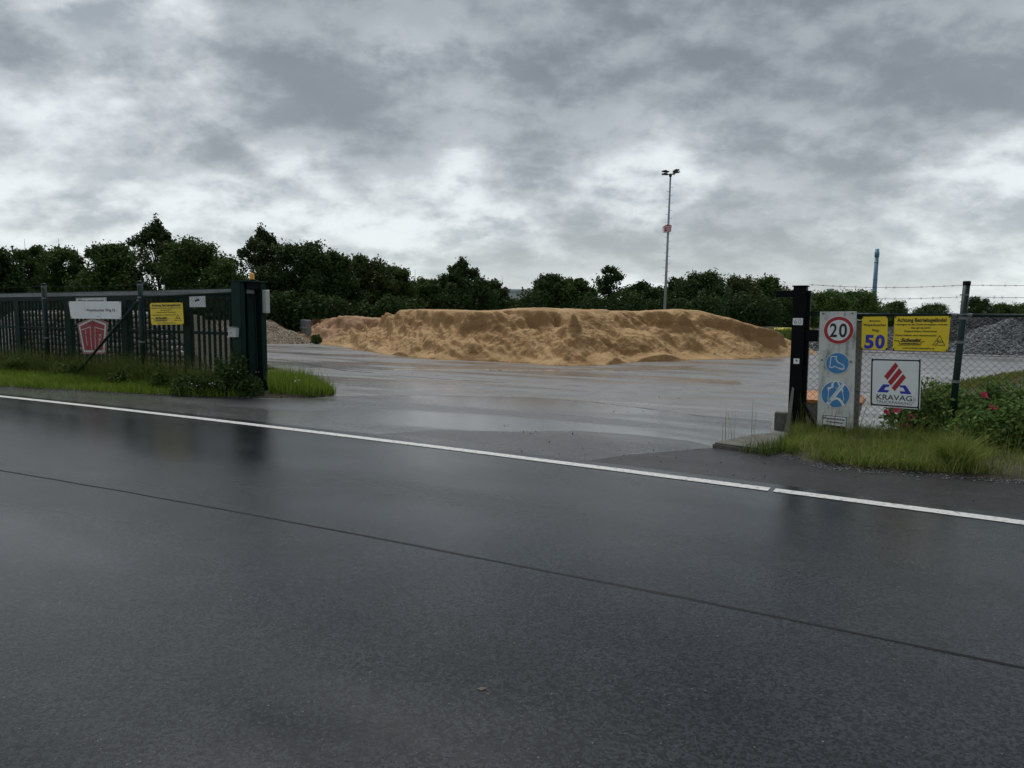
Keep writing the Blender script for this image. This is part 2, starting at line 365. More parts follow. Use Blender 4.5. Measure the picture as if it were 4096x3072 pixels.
def sandmat(name, c1, c2, c3):
    m = mat(name, c1, 0.85, col2=c2, vscale=0.9, bump=0.035, bscale=12, spec=0.2); t = m.node_tree; p = t.nodes['Principled BSDF']
    tcn = t.nodes.new('ShaderNodeTexCoord'); n = t.nodes.new('ShaderNodeTexNoise'); n.inputs['Scale'].default_value = 0.55; n.inputs['Detail'].default_value = 9; n.inputs['Roughness'].default_value = 0.7; n.inputs['Distortion'].default_value = 0.5
    mp = t.nodes.new('ShaderNodeMapping'); mp.inputs['Rotation'].default_value = (0, -0.6, 0); mp.inputs['Scale'].default_value = (0.55, 0.6, 2.6); t.links.new(tcn.outputs['Object'], mp.inputs[0]); t.links.new(mp.outputs[0], n.inputs['Vector'])
    mr = t.nodes.new('ShaderNodeMapRange'); mr.inputs[1].default_value = 0.52; mr.inputs[2].default_value = 0.575; t.links.new(n.outputs[0], mr.inputs[0])
    ge = t.nodes.new('ShaderNodeNewGeometry'); sx_ = t.nodes.new('ShaderNodeSeparateXYZ'); t.links.new(ge.outputs['True Normal'], sx_.inputs[0])      # steeper faces are mixed towards the darker, browner sand tone
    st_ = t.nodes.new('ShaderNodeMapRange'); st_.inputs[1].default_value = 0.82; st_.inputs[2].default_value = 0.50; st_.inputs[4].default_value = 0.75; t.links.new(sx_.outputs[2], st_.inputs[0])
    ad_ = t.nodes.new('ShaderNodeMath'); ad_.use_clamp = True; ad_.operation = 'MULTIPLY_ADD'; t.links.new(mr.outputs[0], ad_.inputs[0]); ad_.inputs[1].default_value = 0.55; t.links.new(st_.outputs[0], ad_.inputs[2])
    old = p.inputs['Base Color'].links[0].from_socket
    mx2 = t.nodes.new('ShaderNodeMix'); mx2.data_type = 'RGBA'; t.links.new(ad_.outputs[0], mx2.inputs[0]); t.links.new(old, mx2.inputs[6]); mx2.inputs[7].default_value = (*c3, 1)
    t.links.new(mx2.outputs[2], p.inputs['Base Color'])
    return m
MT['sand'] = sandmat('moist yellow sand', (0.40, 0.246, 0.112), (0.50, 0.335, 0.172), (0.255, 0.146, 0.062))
MT['silt'] = mat('washed silt', (0.15, 0.098, 0.052), 0.4, var=0.25, vscale=2)
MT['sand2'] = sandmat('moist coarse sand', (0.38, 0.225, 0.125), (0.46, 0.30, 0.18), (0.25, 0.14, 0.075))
def leafmat(name, c1, c2, tr=0.25): return mat(name, c1, 0.6, col2=c2, attr=True, transl=tr, spec=0.10)
LEAF = [leafmat('dark maple leaves', (0.036, 0.068, 0.019), (0.080, 0.128, 0.034)),
        leafmat('olive leaves', (0.034, 0.054, 0.016), (0.080, 0.112, 0.034)),
        leafmat('deep green leaves', (0.028, 0.055, 0.018), (0.062, 0.104, 0.032)),
        leafmat('brownish leaves', (0.036, 0.055, 0.020), (0.074, 0.104, 0.037)),
        leafmat('fresh green leaves', (0.045, 0.085, 0.020), (0.105, 0.165, 0.040))]
MT['grass_short'] = leafmat('bright verge grass', (0.10, 0.18, 0.020), (0.25, 0.33, 0.050), 0.35)
MT['grass_tall'] = leafmat('tall fence grass', (0.060, 0.105, 0.025), (0.18, 0.22, 0.06), 0.35)
MT['grass_dry'] = leafmat('yellowish grass', (0.10, 0.135, 0.030), (0.27, 0.26, 0.085), 0.35)
MT['grass_right'] = leafmat('mixed verge grass', (0.10, 0.17, 0.030), (0.31, 0.32, 0.09), 0.35)
MT['bushleaf'] = leafmat('rose leaves', (0.055, 0.12, 0.030), (0.19, 0.28, 0.075), 0.3)
MT['weedleaf'] = leafmat('dark weed leaves', (0.035, 0.07, 0.022), (0.09, 0.14, 0.04), 0.3)
def rockmat(name, c1, c2): return mat(name, c1, 0.75, col2=c2, attr=True, spec=0.35)
MT['gravel_beige'] = rockmat('beige gravel', (0.20, 0.155, 0.11), (0.48, 0.40, 0.30))
MT['gravel_grey'] = rockmat('grey chippings', (0.06, 0.065, 0.07), (0.26, 0.27, 0.28))
MT['gravel_pale'] = rockmat('pale grey gravel', (0.15, 0.138, 0.128), (0.34, 0.32, 0.30))
MT['gravel_dark'] = rockmat('dark chippings', (0.022, 0.023, 0.026), (0.08, 0.082, 0.088))
MT['cobble'] = mat('pale cobble', (0.42, 0.385, 0.335), 0.7, var=0.25, vscale=3, bump=0.004, bscale=30)
MT['cobble2'] = mat('tan cobble', (0.33, 0.275, 0.21), 0.7, var=0.25, vscale=3, bump=0.004, bscale=30)
MT['cobble3'] = mat('grey cobble', (0.30, 0.30, 0.295), 0.7, var=0.25, vscale=3, bump=0.004, bscale=30)

# ------------------------------------------------------------------ the setting
O0 = G(2048, 1828)
def sn(p): q = p-O0; return q.dot(U), q.dot(V)
def curve_fit(pix):
    q = [sn(G(*p)) for p in pix]; c = np.polyfit([a for a, b in q], [b for a, b in q], 2)
    s0, s1 = min(a for a, b in q), max(a for a, b in q)
    def f(s):
        sc = np.clip(s, s0, s1); return np.polyval(c, sc)+np.polyval(np.polyder(c), sc)*(s-sc)
    return f
LINE = curve_fit([(0, 1588), (926, 1694), (1852, 1802), (3074, 1968), (4096, 2096)])
SEAM = curve_fit([(0, 1887), (926, 2049), (1852, 2226), (2900, 2440), (4096, 2676)])
def wp(s, n, z=0.0): return O0+U*float(s)+V*float(n)+Vector((0, 0, z))
def strip(name, fa, fb, ss, z, m, parent=None, thick=0.0):
    mb = MB(); vs = [wp(s, fa(s), z) for s in ss]+[wp(s, fb(s), z) for s in ss]; n = len(ss)
    mb.add(vs, [(i, i+1, n+i+1, n+i) for i in range(n-1)])
    return mb.build(name, m, parent)
def flat(name, pts, z, m, parent=None):
    mb = MB(); mb.add([(p[0], p[1], z) for p in pts], [tuple(range(len(pts)))])
    o = mb.build(name, m, parent)
    if o.data.polygons[0].normal.z < 0: o.data.flip_normals()
    return o
def struct(o): return tag(o, kind='structure')

def shift_uvless(o): return o
struct(flat('ground', [(-1500, -600), (1500, -600), (1500, 2500), (-1500, 2500)], -0.05, MT['ground']))
struct(flat('yard_pavement', [G(-900, 1560)[:2], wp(0, 0.2)[:2], wp(14, 0.2)[:2], (48, 4), (60, 62), (-70, 62), (-60, 30)], 0.0, MT['yard']))
APRON = [wp(-30, LINE(-30)+0.25), wp(-12, LINE(-12)+0.25), wp(-6, LINE(-6)+.25), wp(0, LINE(0)+.25), wp(6, LINE(6)+.25), wp(30, LINE(30)+.25), wp(30, 2.6), G(4096, 1925), G(3500, 1890), G(3080, 1800), G(3085, 1688), G(2817, 1667), G(2640, 1644), G(2354, 1608), G(2048, 1590), G(1700, 1584), G(1355, 1586), G(1060, 1596), G(500, 1578), G(0, 1545), G(-700, 1505)]
struct(flat('driveway', APRON, 0.004, MT['apron']))
PATCH = [G(2326, 1850), G(2480, 1826), G(2700, 1806), G(2880, 1795), G(3060, 1800), G(3300, 1850), G(3600, 1895), G(4096, 1930), wp(22, 2.4), wp(22, LINE(22)+.25), wp(6, LINE(6)+.25), wp(3.5, LINE(3.5)+.25)]
MT['patch'] = paving('dark repair asphalt', (0.008, 0.008, 0.010), (0.018, 0.018, 0.020), 0.30, 0.45, 80, 0.006, speck=0.006, band=(0.6, 1), spec=0.2, film_coat=0.5, agg=0.8)
struct(flat('asphalt_patch', PATCH, 0.008, MT['patch']))
MT['coarse'] = paving('coarse worn asphalt', (0.016, 0.016, 0.018), (0.036, 0.036, 0.039), 0.16, 0.32, 60, 0.006, speck=0.01, band=(0.5, 1), fr=(0.36, 0.7), spec=0.1, film_coat=1.0, agg=0.8)
COARSE = [wp(-4.2, LINE(-4.2)+.25)]+[G(*p) for p in ((1500, 1738), (1750, 1722), (2048, 1728), (2300, 1724), (2560, 1742), (2760, 1765), (2870, 1793), (2700, 1806), (2480, 1826), (2326, 1850))]+[wp(3.5, LINE(3.5)+.25), wp(0, LINE(0)+.25)]
struct(flat('worn_asphalt', COARSE, 0.0062, MT['coarse']))
ss = list(np.linspace(-90, 60, 151))
road = struct(strip('road', lambda s: -14.0, lambda s: LINE(s)+0.26, ss, 0.012, MT['road']))
def sline(px, py): return sn(G(px, py))[0]
sgap0, sgap1 = sline(3074, 1966), sline(3094, 1970)
fa = lambda s: LINE(s)-0.066-0.012*float(fbm(np.array([s*2.3]), np.array([1.7]), 51)[0])
fb = lambda s: LINE(s)+0.066+0.012*float(fbm(np.array([s*2.1]), np.array([4.1]), 53)[0])
strip('edge_line', fa, fb, list(np.linspace(-60, sgap0, 400)), 0.0165, MT['line'], road)
strip('edge_line', fa, fb, list(np.linspace(sgap1, 40, 250)), 0.0165, MT['line'], road)
# bitumen bead along the joint between the two paving passes
mb = MB(); sq = np.linspace(-40, 30, 700); w = 0.011+0.012*(fbm(sq*3, sq*0, 31)-0.5); off = 0.03*(fbm(sq*1.5, sq*0+5, 33)-0.5)
vs = []
for s, ww, of in zip(sq, w, off):
    n0 = SEAM(s)+of; vs += [wp(s, n0-ww, 0.0125), wp(s, n0-ww*0.4, 0.0165), wp(s, n0+ww*0.4, 0.0165), wp(s, n0+ww, 0.0125)]
mb.add(vs, [(i*4+k, i*4+4+k, i*4+5+k, i*4+1+k) for i in range(len(sq)-1) for k in range(3)])
mb.build('joint_sealant', MT['seal'], road, True)

# grass verges: uneven low soil banks
LV = [G(-900, 1490), G(0, 1546), G(300, 1562), G(560, 1578), G(800, 1588), G(1060, 1593), G(1240, 1590), G(1345, 1583), G(1300, 1560), G(1200, 1535), G(1090, 1520), wp(0, 0)*0+G(1075, 1520)]
LPo = G(1000, 1585)
RPo = G(3350, 1742)
PL, PR = Plane(LPo), Plane(RPo)
LV = [G(-900, 1492), G(0, 1548), G(300, 1564), G(560, 1579), G(800, 1588), G(1060, 1593), G(1240, 1590), G(1345, 1584), G(1310, 1565), G(1200, 1540), G(1085, 1525), PL.pt(-1, 0, 1.0), PL.pt(-16, 0, 1.0)]
RV = [G(3100, 1806), G(3250, 1852), G(3430, 1880), G(3700, 1900), G(4096, 1922), PR.pt(9, 0, -0.75), PR.pt(9, 0, 0.7), PR.pt(1, 0, 0.45), PR.pt(-0.5, 0, 0.2), G(3200, 1755), G(3150, 1770)]
def bank(name, poly, h, seed, m, step=0.12):
    xs = [p[0] for p in poly]; ys = [p[1] for p in poly]
    X, Y = np.meshgrid(np.arange(min(xs)-.3, max(xs)+.3, step), np.arange(min(ys)-.3, max(ys)+.3, step), indexing='ij')
    d = pdist(X, Y, [(p[0], p[1]) for p in poly])+0.14*(fbm(X*2.5, Y*2.5, seed)-0.5)
    Z = np.clip(d*0.3, -0.03, h)+0.03*(fbm(X*3, Y*3, seed+5)-0.5)*(d > 0.05)+0.014
    Z = np.where(d < -0.02, -0.04, Z)
    return grid_obj(name, X, Y, Z, d > -0.14, m)
def grid_obj(name, X, Y, Z, keep, m, parent=None, origin=(0, 0, 0)):
    nx, ny = X.shape; idx = np.arange(nx*ny).reshape(nx, ny)
    q = np.stack([idx[:-1, :-1], idx[1:, :-1], idx[1:, 1:], idx[:-1, 1:]], -1)
    k = keep[:-1, :-1] & keep[1:, :-1] & keep[1:, 1:] & keep[:-1, 1:]; q = q[k]
    used = np.unique(q); re = np.full(nx*ny, -1); re[used] = np.arange(len(used))
    Vv = np.c_[X.ravel()-origin[0], Y.ravel()-origin[1], Z.ravel()-origin[2]][used]
    return obj(name, npmesh(name, Vv, re[q], True), m, parent)
LVp, RVp = [(p[0], p[1]) for p in LV], [(p[0], p[1]) for p in RV]
struct(bank('verge', LVp, 0.05, 41, MT['soil']))
struct(bank('verge', RVp, 0.06, 42, MT['soil']))

# grit and small stones along the edges of the asphalt
def pebbles(name, pts, size, seed, m, zf=0.0, nsub=None, parent=None, sq=0.7):
    r = np.random.RandomState(seed); n = len(pts)
    base = np.array([[1, 0, 0], [-1, 0, 0], [0, 1, 0], [0, -1, 0], [0, 0, 1], [0, 0, -1]], float)
    tri = np.array([[0, 2, 4], [2, 1, 4], [1, 3, 4], [3, 0, 4], [2, 0, 5], [1, 2, 5], [3, 1, 5], [0, 3, 5]])
    sz = r.uniform(size[0], size[1], n)
    a = r.rand(n)*6.28; ca, sa = np.cos(a), np.sin(a)
    Vv = base[None]*(r.uniform(0.55, 1.2, (n, 6, 1)))*sz[:, None, None]; Vv[:, :, 2] *= sq
    x = Vv[:, :, 0]*ca[:, None]-Vv[:, :, 1]*sa[:, None]; y = Vv[:, :, 0]*sa[:, None]+Vv[:, :, 1]*ca[:, None]
    tl = r.normal(0, .4, (n, 2)); z = Vv[:, :, 2]+x*tl[:, :1]+y*tl[:, 1:]
    P = np.stack([x+pts[:, 0:1], y+pts[:, 1:2], z+(pts[:, 2:3] if pts.shape[1] > 2 else zf)], -1).reshape(-1, 3)
    F = (tri[None]+np.arange(n)[:, None, None]*6).reshape(-1, 3)
    return obj(name, npmesh(name, P, F, False, np.repeat(r.rand(n), 8)), m, parent)
e1 = scatter([p[:2] for p in [G(2000, 1700), G(3100, 1830), G(3500, 1905), G(4096, 1960), G(4096, 2030), G(3000, 1920), G(2000, 1810)]], 90, 3)
e2 = scatter([p[:2] for p in [G(0, 1540), G(1060, 1594), G(1060, 1600), G(0, 1566)]], 900, 4)
e3 = scatter([p[:2] for p in [G(1080, 1560), G(3080, 1690), G(3100, 1520), G(1400, 1480)]], 90, 6)
e4 = scatter([p[:2] for p in [G(3060, 1800), G(3300, 1862), G(4096, 1922), G(4096, 1945), G(3300, 1885), G(3050, 1815)]], 500, 8)
pts = np.r_[e1, e2, e3, e4]
tag(pebbles('grit', pts, (0.004, 0.014), 9, MT['gravel_grey'], 0.014), 'loose grit strewn along the asphalt edges', 'grit', kind='stuff')

# cracks and joints in the yard
def crack(pix, w, seed, z=0.003):
    q = [G(*p) for p in pix]; pts = []
    for a_, b_ in zip(q[:-1], q[1:]):
        k = max(2, int((b_-a_).length/0.15)); pts += [a_.lerp(b_, i/k) for i in range(k)]
    pts.append(q[-1]); r = random.Random(seed); vs = []
    for i, p in enumerate(pts):
        d = (pts[min(i+1, len(pts)-1)]-pts[max(i-1, 0)]).normalized(); nn = Vector((-d.y, d.x, 0)); j = r.uniform(-.02, .02); ww = w*r.uniform(.4, 1.3)
        vs += [p+nn*(j-ww)+Vector((0, 0, z)), p+nn*(j+ww)+Vector((0, 0, z))]
    mb = MB(); mb.add(vs, [(2*i, 2*i+2, 2*i+3, 2*i+1) for i in range(len(pts)-1)])
    return struct(mb.build('yard_joint', MT['seal']))
crack([(1060, 1432), (1180, 1446), (1300, 1470), (1390, 1484), (1500, 1492)], 0.035, 1)
crack([(1560, 1500), (1800, 1519), (2030, 1532)], 0.018, 2)
crack([(1355, 1585), (1700, 1583), (2048, 1589), (2354, 1607), (2640, 1643), (2817, 1666), (3085, 1687)], 0.012, 3, 0.0075)

# ------------------------------------------------------------------ heaps
def heap(name, label, cat, poly, crest, slope, seed, m, step=0.09, rough=1.0, extra=None, group=None, gully=0.10, ribs=0.0):
    xs = [p[0] for p in poly]; ys = [p[1] for p in poly]
    X, Y = np.meshgrid(np.arange(min(xs)-.6, max(xs)+.6, step), np.arange(min(ys)-.6, max(ys)+.6, step), indexing='ij')
    wx = X+0.9*(fbm(X*.5, Y*.5, seed)-.5)+0.25*(fbm(X*2, Y*2, seed+2)-.5); wy = Y+0.9*(fbm(X*.5, Y*.5, seed+40)-.5)
    d = pdist(wx, wy, [(p[0], p[1]) for p in poly])
    H = crest(X, Y) if callable(crest) else crest
    if ribs:                                            # spurs and chutes that slant down the flanks
        dm = np.clip(d, 0, 4); q1 = X+.9*dm; q2 = Y*.3
        rb = lambda f, sd: np.abs(fbm(q1*f, q2*f+dm*f*.25, sd, 3, .5)-.5)*2
        d = d-np.clip(d/.8, 0, 1)*ribs*(1.5*rb(.42, seed+61)+.55*rb(1.1, seed+63)+.22*rb(2.8, seed+65)-.45)
    s = slope*(0.85+0.4*fbm(X*.35, Y*.35, seed+7))
    h1 = d*s; scarp = np.clip((fbm(X*.5, Y*.3, seed+71, 3)-.40)*6, 0, 1)*np.clip(ribs, 0, 1); h1 = h1+.42*scarp*(lambda t_: t_*t_*(3-2*t_))(np.clip((h1/H-.52)/.16, 0, 1)); h2 = H+0.20*(fbm(X*.55, Y*.55, seed+3)-.5)*rough
    k = 0.10
    t = np.clip(0.5+0.5*(h2-h1)/k/2, 0, 1); Z = h2*(1-t)+h1*t-k*2*t*(1-t)*0.5
    if extra is not None: Z = extra(X, Y, Z, d)
    on = np.clip(d/0.5, 0, 1)*np.clip((h2-Z+0.12)/0.3, 0.15, 1)
    # slumps: a broken lip under the crest, scarps stepping down the face, slanting ridges, runnels and patches of clods
    face = np.clip((h2-h1)/0.5, 0, 1)*np.clip(d/0.4, 0, 1)
    lip = fbm(X*.9, Y*.5, seed+13, 4); Z = Z-0.34*rough*np.clip((lip-.42)*5, 0, 1)*np.exp(-((h1-h2+.35)/.28)**2)
    sc = fbm(X*.8+Z*.9, Y*.8-Z*.9, seed+11, 5, .55); Z = Z+on*0.07*np.clip((sc-.5)*14, -0.5, 0.5)*rough
    sl = X*.75+Y*.55; sc2 = fbm(sl*1.3, (Y*.75-X*.55)*.22, seed+17, 6, .6); Z = Z+face*0.24*(np.abs(sc2-.5)*-3+.35)*rough
    sc3 = fbm(X*2.6-Z*2.0, Y*2.6+Z, seed+19, 4, .6); Z = Z+on*0.04*np.clip((sc3-.5)*10, -0.5, 0.5)*rough
    an = fbm(X*2.4, Z*.35+Y*.25, seed+23, 4, .6); Z = Z-face*gully*np.abs(an-.5)*2.4*rough
    cl = np.clip((fbm(X*.6, Y*.6, seed+29)-.50)*9, 0.06, 1); Z = Z+on*cl*0.13*(fbm(X*9, Y*9, seed+31, 3, .6)-.5)*rough
    Z = np.where(d < 0.02, -0.03, Z)
    root = Vector((sum(xs)/len(xs), sum(ys)/len(ys), 0))
    o = grid_obj(name, X, Y, Z, d > -0.12, m, None, root); o.location = root
    if label: tag(o, label, cat, group)
    return o, X, Y, Z, d
def xy(*pix): return [tuple(G(*p)[:2]) for p in pix]
front = xy((1300, 1378), (1420, 1400), (1560, 1420), (1700, 1438), (1900, 1446), (2080, 1452), (2200, 1464), (2330, 1466), (2480, 1458), (2560, 1450), (2760, 1440), (2950, 1437), (3150, 1428))
MAIN = front+[(13.6, 31.0), (12.0, 34.5), (4, 36.0), (-4, 37.6), (-9.2, 38.0)]
def crest_main(X, Y):
    t = X/np.maximum(Y, 1)*2900+2048                       # bearing, used only to shape the ridge along its length
    c = 1.74+0.05*np.sin(X*1.1)+0.09*(fbm(X*.45, Y*.2, 77)-.5)
    return c-0.10*np.clip((-X-3.5)/3, 0, 1)-1.25*np.clip((X-7.4)/5.0, 0, 1)**1.2
def mounds(X, Y, Z, d):
    Z = Z*(1+0.0*X)
    for px, py, r, h in ((2340, 1452, 1.15, 0.78), (2120, 1448, 1.1, 0.36), (2420, 1460, 0.9, 0.40), (2610, 1446, 1.4, 0.42), (1900, 1440, 1.2, 0.55), (1700, 1425, 1.4, 0.75), (2800, 1432, 1.6, 0.5)):
        g = G(px, py); c = np.hypot(X-g.x, (Y-g.y-0.75)); Z = np.maximum(Z, np.clip(h*1.25-np.hypot(c*h/r, 0.12)*1.25, -1, h)*np.where(c < r*1.3, 1, 0))
    b = G(2030, 1300, 1.2); c = np.hypot((X-0.6)/1.6, (Y-26.2)/0.8)
    return Z
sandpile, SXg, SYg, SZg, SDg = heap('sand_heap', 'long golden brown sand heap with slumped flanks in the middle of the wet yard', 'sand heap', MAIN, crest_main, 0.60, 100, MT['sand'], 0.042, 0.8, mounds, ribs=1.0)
# second sand heap behind the bay wall
FAR = xy((1225, 1368), (1330, 1372), (1480, 1374), (1620, 1372))+[(-3, 44), (-3, 52), (-9, 55), (-14, 52), (-13.5, 42)]
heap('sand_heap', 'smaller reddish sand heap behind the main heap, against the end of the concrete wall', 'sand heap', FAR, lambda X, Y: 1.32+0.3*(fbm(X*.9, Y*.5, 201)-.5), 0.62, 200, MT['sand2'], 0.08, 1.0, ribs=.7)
# beige gravel heap in front of the wall
def gravel(name, label, cat, poly, crest, slope, seed, m, n, size, step=0.15, ground=None):
    o, X, Y, Z, d = heap('mound_core', None, None, poly, crest, slope, seed, ground or m, step, 0.5, None, None, 0.03)
    root = thing(name, label, cat, o.location.copy()); o.location = (0, 0, 0); o.parent = root
    r = np.random.RandomState(seed); ok = np.argwhere((d > 0.0)); pick = ok[r.randint(len(ok), size=n)]
    jx, jy = r.uniform(-.5, .5, n)*step, r.uniform(-.5, .5, n)*step
    i, j = pick[:, 0], pick[:, 1]; i2, j2 = np.clip(i+np.sign(jx).astype(int), 0, X.shape[0]-1), np.clip(j+np.sign(jy).astype(int), 0, X.shape[1]-1)
    z = Z[i, j]+(Z[i2, j]-Z[i, j])*np.abs(jx)/step+(Z[i, j2]-Z[i, j])*np.abs(jy)/step
    P = np.c_[X[i, j]+jx-root.location.x, Y[i, j]+jy-root.location.y, np.maximum(z, 0)+size[0]*0.4]
    tag(pebbles('pebbles', P, size, seed+1, m, parent=root), kind='stuff')
    return root
gravel('gravel_heap', 'beige gravel heap beside the grey bay wall, right of the gate post', 'gravel heap', xy((880, 1366), (1000, 1373), (1100, 1376), (1190, 1376), (1262, 1372))+[(-11.2, 40), (-13, 44), (-18, 45), (-20, 40)], lambda X, Y: 1.08+0*X, 0.52, 300, MT['gravel_beige'], 15000, (0.022, 0.055), 0.15)
# grey chippings seen through the gate and the fences
gravel('gravel_heap', 'grey gravel heap seen through the bars of the open sliding gate', 'gravel heap', [(-19, 22.5), (-12.2, 21.5), (-9.4, 22.2), (-10, 25), (-11.5, 29), (-16, 30), (-21, 28)], lambda X, Y: 1.55+0*X, 0.62, 310, MT['gravel_pale'], 9000, (0.02, 0.05), 0.16)
gravel('gravel_heap', 'low grey gravel heap behind the speed limit board', 'gravel heap', xy((3215, 1398), (3320, 1402), (3480, 1400), (3620, 1398))+[(22, 38), (21, 43), (17, 43), (14.5, 39)], lambda X, Y: 1.35+0.15*(fbm(X*.5, Y*.5, 5)-.5), 0.5, 320, MT['gravel_grey'], 9000, (0.03, 0.08), 0.2)
gravel('gravel_heap', 'large dark grey gravel heap behind the right fence post', 'gravel heap', xy((3560, 1404), (3760, 1408), (3960, 1412), (4200, 1412), (4600, 1412))+[(38, 44), (30, 48), (21, 46), (18.5, 40)], lambda X, Y: 1.62+0.22*(fbm(X*.4, Y*.4, 6)-.5), 0.36, 330, MT['gravel_dark'], 15000, (0.03, 0.09), 0.2)
gravel('gravel_heap', 'pale grey gravel heap in front of the dark one at the right edge', 'gravel heap', xy((3850, 1416), (4000, 1421), (4160, 1422), (4400, 1420))+[(27, 34), (24, 37), (20.5, 36)], lambda X, Y: 1.55+0*X, 0.48, 340, MT['gravel_grey'], 9000, (0.03, 0.08), 0.18)
# a thin spill of sand washed over the yard
def spill(pix, label):
    q = [G(*p) for p in pix]; xs = [p.x for p in q]; ys = [p.y for p in q]
    X, Y = np.meshgrid(np.arange(min(xs)-.2, max(xs)+.2, .05), np.arange(min(ys)-.2, max(ys)+.2, .05), indexing='ij')
    d = pdist(X, Y, [(p.x, p.y) for p in q])+0.2*(fbm(X*3, Y*3, 61)-.5); Z = np.clip(d*.15, 0, .03)*fbm(X*6, Y*6, 62)*1.4+0.001
    tag(grid_obj('sand_spill', X, Y, np.where(d > 0, Z+.003, -.02), d > -0.05, MT['silt']), label, 'sand', kind='stuff')
spill([(2560, 1503), (2700, 1510), (2850, 1519), (2960, 1526), (2970, 1536), (2900, 1538), (2800, 1531), (2650, 1516)], 'thin tongue of brown sand washed across the wet yard')
spill([(1560, 1478), (1900, 1480), (2300, 1484), (2700, 1480), (2800, 1462), (2300, 1478), (1900, 1462)], 'film of sand washed out along the foot of the main heap')

# earth berm and grass island
berm, BX, BY, BZ, BD = heap('earth_berm', 'low grassy bank beyond the right end of the sand heap', 'berm', [(11.0, 41.5), (15.5, 38.5), (18.5, 39), (19.5, 42), (15.5, 43.5), (9.5, 44.5)], lambda X, Y: 0.42+0*X, 0.4, 400, MT['soil'], 0.25, 1.0)
heap('earth_berm', 'dark bare earth berm behind the yellow machine', 'berm', [(9, 50), (16, 48.5), (24, 49), (26, 53), (16, 56), (8, 55)], lambda X, Y: 0.68+0*X, 0.4, 410, MT['soil'], 0.2, 1.0)
ISL = xy((3640, 1625), (3700, 1578), (3850, 1540), (4096, 1498), (4500, 1480), (5200, 1560), (4300, 1640), (4060, 1625), (3900, 1648))
def islandmesh():
    xs = [p[0] for p in ISL]; ys = [p[1] for p in ISL]
    X, Y = np.meshgrid(np.arange(min(xs), max(xs), .2), np.arange(min(ys), max(ys), .2), indexing='ij'); d = pdist(X, Y, ISL)+.3*(fbm(X, Y, 71)-.5)
    return grid_obj('grass_island', X, Y, np.where(d > 0, np.clip(d*.15, .002, .12)+.03*fbm(X*2, Y*2, 72), -.02), d > -0.2, MT['soil'])
struct(islandmesh())

# concrete bay wall
wn, wf = G(1238, 1366), at(1118, 1350, 56)
wd = (Vector((wf.x, wf.y, 0))-Vector((wn.x, wn.y, 0))); wl = wd.length
t = thing('bay_wall', 'grey concrete bay wall between the gravel heap and the far sand heap', 'wall', (wn.x, wn.y, 0), math.atan2(wd.y, wd.x))
x = 0; k = 0
while x < wl:
    MB().box(x+.02, min(x+2.4, wl), -.12, .12, -.02, 1.16+0.004*k, .02).build('panel', MT['wall'], t); x += 2.4; k += 1
MB().box(0.3, 0.42, -.135, -.122, .82, .94).build('reflector', MT['white'], t)
MB().box(0.0, wl*.8, .121, .17, .66, .74, .01).build('rail', MT['wall'], t)

# ------------------------------------------------------------------ fences
def chainlink(s0, s1, z0, z1, p, r, n=0.0, seed=1):
    nx = int((s1-s0)/p); nz = int((z1-z0)/p); rr = np.random.RandomState(seed)
    K, J = np.meshgrid(np.arange(nx), np.arange(nz+1), indexing='ij')
    X = s0+(K+(J+K) % 2)*p; Z = z1-J*p
    X = X+0.012*np.sin(Z*2.1+X*1.3); Z = Z+0.010*np.sin(X*1.7); Yv = n+0.006*np.where(K % 2, 1, -1)*np.where(J % 2, 1, -1)*0.4+0.012*np.sin(X*2.3+Z*1.9)
    A = np.stack([X, Yv, Z], -1); P0 = A[:, :-1].reshape(-1, 3); P1 = A[:, 1:].reshape(-1, 3); m = len(P0)
    d = P1-P0; d /= np.linalg.norm(d, axis=1)[:, None]; e1 = np.cross(d, [0, 1, 0]); e2 = np.cross(d, e1)
    ring = [np.cos(a)*e1+np.sin(a)*e2 for a in (0, 2.094, 4.189)]
    Vv = np.stack([P0+r*q for q in ring]+[P1+r*q for q in ring], 1).reshape(-1, 3)
    f = np.array([[0, 1, 4, 3], [1, 2, 5, 4], [2, 0, 3, 5]])
    return npmesh('mesh', Vv, (f[None]+np.arange(m)[:, None, None]*6).reshape(-1, 4))
def barbed(pts, seed, step=0.11):
    mb = MB(); r = random.Random(seed); full = []
    for a_, b_ in zip(pts[:-1], pts[1:]):
        a_, b_ = Vector(a_), Vector(b_); k = max(3, int((b_-a_).length/0.25))
        for i in range(k):
            q = a_.lerp(b_, i/k); q.z -= 0.035*math.sin(math.pi*i/k); full.append(q)
    full.append(Vector(pts[-1])); mb.tube(full, 0.0024, 4)
    for a_, b_ in zip(full[:-1], full[1:]):
        for j in range(2):
            q = a_.lerp(b_, (j+r.random()*.5)/2); an = r.random()*3.14
            e = Vector((0.012, 0.014*math.cos(an), 0.018*math.sin(an)+.006)); mb.tube([q-e, q+e], 0.0016, 3); mb.tube([q+Vector((-e.x, e.y, e.z)), q-Vector((-e.x, e.y, e.z))], 0.0016, 3)
    return mb

